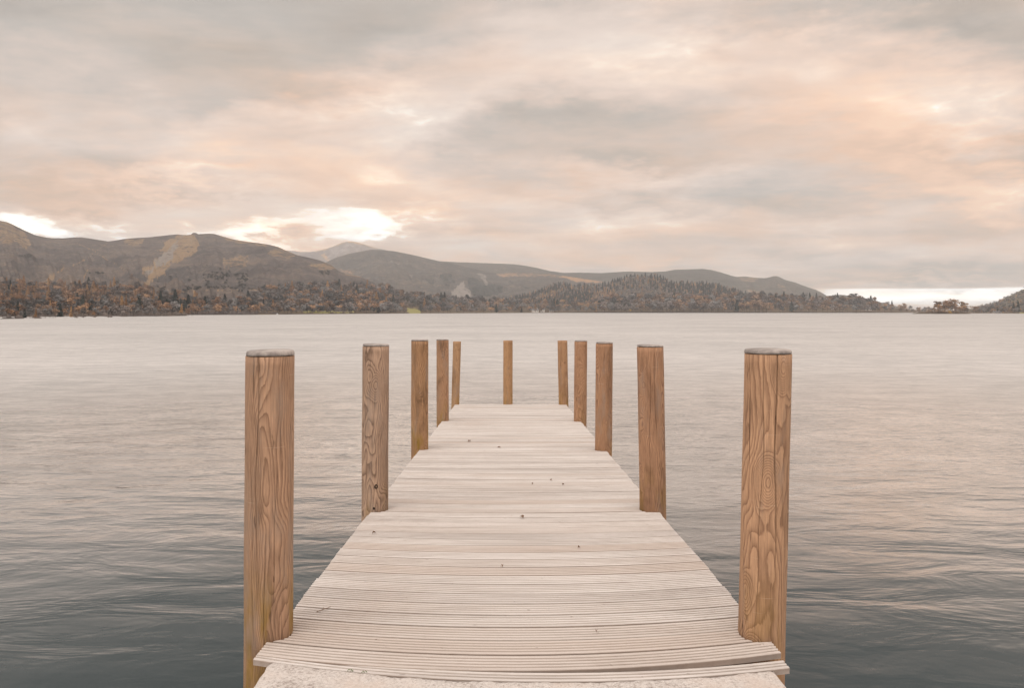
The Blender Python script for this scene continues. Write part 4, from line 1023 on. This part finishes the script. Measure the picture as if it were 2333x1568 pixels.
# ---------------------------------------------------------------- concrete landing at the viewer's feet
m_conc, nt, b = material('concrete', .92, .2)
P = nt.node('ShaderNodeNewGeometry').outputs['Position']
n1 = nt.noise(P, 3, 5, .6); n2 = nt.noise(P, 70, 5, .75); vo = nt.node('ShaderNodeTexVoronoi'); nt.put(vo.inputs['Vector'], P); vo.inputs['Scale'].default_value = 160
c = nt.ramp(nt.math('ADD', nt.math('MULTIPLY', n1, .35), nt.math('MULTIPLY', n2, .65)), [(.38, (.34, .29, .26)), (.47, (.62, .58, .545)), (.62, (.80, .765, .73))])
c = nt.mix(nt.math('MULTIPLY', nt.mapr(n1, .45, .75), .5), c, (.50, .36, .27, 1))
nt.put(b.inputs['Base Color'], c); bump(nt, b, nt.math('ADD', n2, nt.math('MULTIPLY', vo.outputs[0], .6)), .8, .008)
nx_, ny_ = 220, 40; V = []
us = np.linspace(0, 1, nx_); vs = np.concatenate([[0, 0], np.linspace(0, 1, ny_) ** 1.6])
for j, v_ in enumerate(vs):
    for i, u in enumerate(us):
        x = -1.19 + 2.45 * u
        rag = .010 * float(vnoise(np.array([x * 18.]), np.array([3.]), 2)[0]) + .008 * float(vnoise(np.array([x * 60.]), np.array([8.]), 3)[0])
        yb = bowed(x, 3.705) - .045 * x - .018 + rag
        yy = yb + (-2.0 - yb) * v_
        e = min(u, 1 - u) * 2.45; edge = -.012 * math.exp(-e / .01)
        ex = (.012 * float(vnoise(np.array([yy * 20.]), np.array([1. + (u > .5)]), 6)[0])) if (i in (0, nx_ - 1)) else 0
        z = 1.478 + .002 * (3.7 - yy) + .006 * float(vnoise(np.array([x * 7.]), np.array([yy * 7.]), 4)[0]) + edge - (.006 * math.exp(-(yb - yy) / .012))
        if j == 0: z = -1.2
        if j == 1: z = z - .004
        V.append((x + ex, yy, z))
o = mesh_obj('landing', V, grid_faces(len(vs), nx_), m_conc)
b0 = MB(); 
# side walls of the block
for X_ in (-1.19, 1.26):
    b0.add([(X_, -2, -1.2), (X_, 3.84 if X_ > 0 else 3.92, -1.2), (X_, 3.84 if X_ > 0 else 3.92, 1.462), (X_, -2, 1.474)], [(0, 1, 2, 3)])
me2 = b0.build('landing_side', m_conc); 
bm = bmesh.new(); bm.from_mesh(o.data); bm.from_mesh(me2.data); bm.to_mesh(o.data); bm.free(); bpy.data.objects.remove(me2)
tag(o, 'rough pale concrete landing in front of the jetty', 'landing', kind='structure')

# ---------------------------------------------------------------- litter on the boards
m_leaf = plain('dead_leaf', (.20, .12, .07), .8); m_twig = plain('twig_bark', (.22, .15, .11), .9); m_moss = plain('green_moss', (.10, .16, .04), .9)
def deck_pt(px, py):
    Y = DZ0 * F / (py - HY - DS * F); return wx(px, Y), Y, deck_z(Y)
def leaf(px, py, L_, label, seed):
    r_ = random.Random(seed); X, Y, Z = deck_pt(px, py); V = []; n = 7
    for i in range(n):
        u = i / (n - 1); wd = math.sin(math.pi * u) ** .7 * .36 * L_ + .001
        for s_ in (-1, 0, 1): V.append(((u - .5) * L_, s_ * wd, .004 + .012 * abs(s_) * r_.uniform(.6, 1.4) + .010 * math.sin(u * 3)))
    Fq = grid_faces(n, 3).tolist(); b0 = len(V)
    V += [(L_ * .5, 0, .006), (L_ * .8, .01, .010), (L_ * .8, .014, .010), (L_ * .5, .004, .006)]; Fq.append((b0, b0 + 1, b0 + 2, b0 + 3))
    o = mesh_obj('fallen_leaf', V, Fq, m_leaf, loc=(X, Y, Z + .001)); o.rotation_euler = (r_.uniform(-.1, .1), r_.uniform(-.1, .1), r_.uniform(0, 6.28)); tag(o, label, 'leaf')
for i, (px, py, L_, lb) in enumerate([(1070, 1007, .10, 'brown leaf far out on the left half of the jetty'), (1137, 1022, .08, 'dark curled leaf far out near the middle of the jetty'), (1190, 1182, .07, 'brown leaf in the middle, level with the second pair of posts'),
                               (852, 1218, .05, 'small dark leaf by the left edge below the second left post'), (1255, 1097, .05, 'small crumbled leaf right of the middle, just past the second posts'), (1283, 1107, .05, 'small brown leaf, rightmost of two just past the second posts'), (1213, 1106, .04, 'tiny leaf left of the pair just past the second posts'),
                               (1145, 1295, .03, 'speck of dead leaf in the middle of the near boards'), (1319, 1252, .03, 'speck of dead leaf right of the middle on the near boards'), (1359, 1445, .03, 'small dark leaf bit near the landward end, right of the middle')]):
    leaf(px, py, L_ * (.62 if L_ > .06 else .5), lb, i)
X, Y, Z = deck_pt(738, 1393); mb = MB(); mb.tube((-.035, -.03, .006), (.03, .035, .010), .0028, .0018); mb.tube((.0, .004, .008), (-.012, .03, .012), .0016, .001)
o = mb.build('twig', m_twig, loc=(X, Y, Z)); tag(o, 'short twig lying near the nearest left post', 'twig')
for i, (px, py, lb) in enumerate([(797, 1517.5, 'tiny green moss tuft at the left of the gap by the concrete'), (829, 1521, 'larger green moss tuft in the gap between concrete and boards')]):
    r_ = np.random.default_rng(i); X, Y, Z = wx(px, 3.78), 3.775, 1.478; c_ = np.stack([r_.uniform(-.014, .014, 26), r_.uniform(-.003, .004, 26), r_.uniform(-.004, .005, 26)], 1); V = quads(c_, r_.uniform(.001, .0028, 26), r_)
    o = mesh_obj('moss_tuft', V, np.arange(len(V)).reshape(-1, 4), m_moss, loc=(X, bowed(X, 3.705) - .045 * X - .012, Z)); tag(o, lb, 'moss')

# ---------------------------------------------------------------- evening haze over the lake
HAZE = 1.05e-4
m_haze = bpy.data.materials.new('haze'); m_haze.use_nodes = True; hz = NT(m_haze.node_tree); hz.n.clear()
pv = hz.node('ShaderNodeVolumePrincipled'); pv.inputs['Color'].default_value = (.92, .955, 1.0, 1); pv.inputs['Density'].default_value = HAZE; pv.inputs['Anisotropy'].default_value = .2
ou = hz.node('ShaderNodeOutputMaterial'); hz.l.new(pv.outputs[0], ou.inputs['Volume'])
mb = MB(); mb.box(-6300, 6300, -300, 7900, -3.5, 640); o = mb.build('haze', m_haze); tag(o, 'thin evening haze in the air over the lake', 'haze', kind='stuff')
print('SINGLE TREES', n_single)
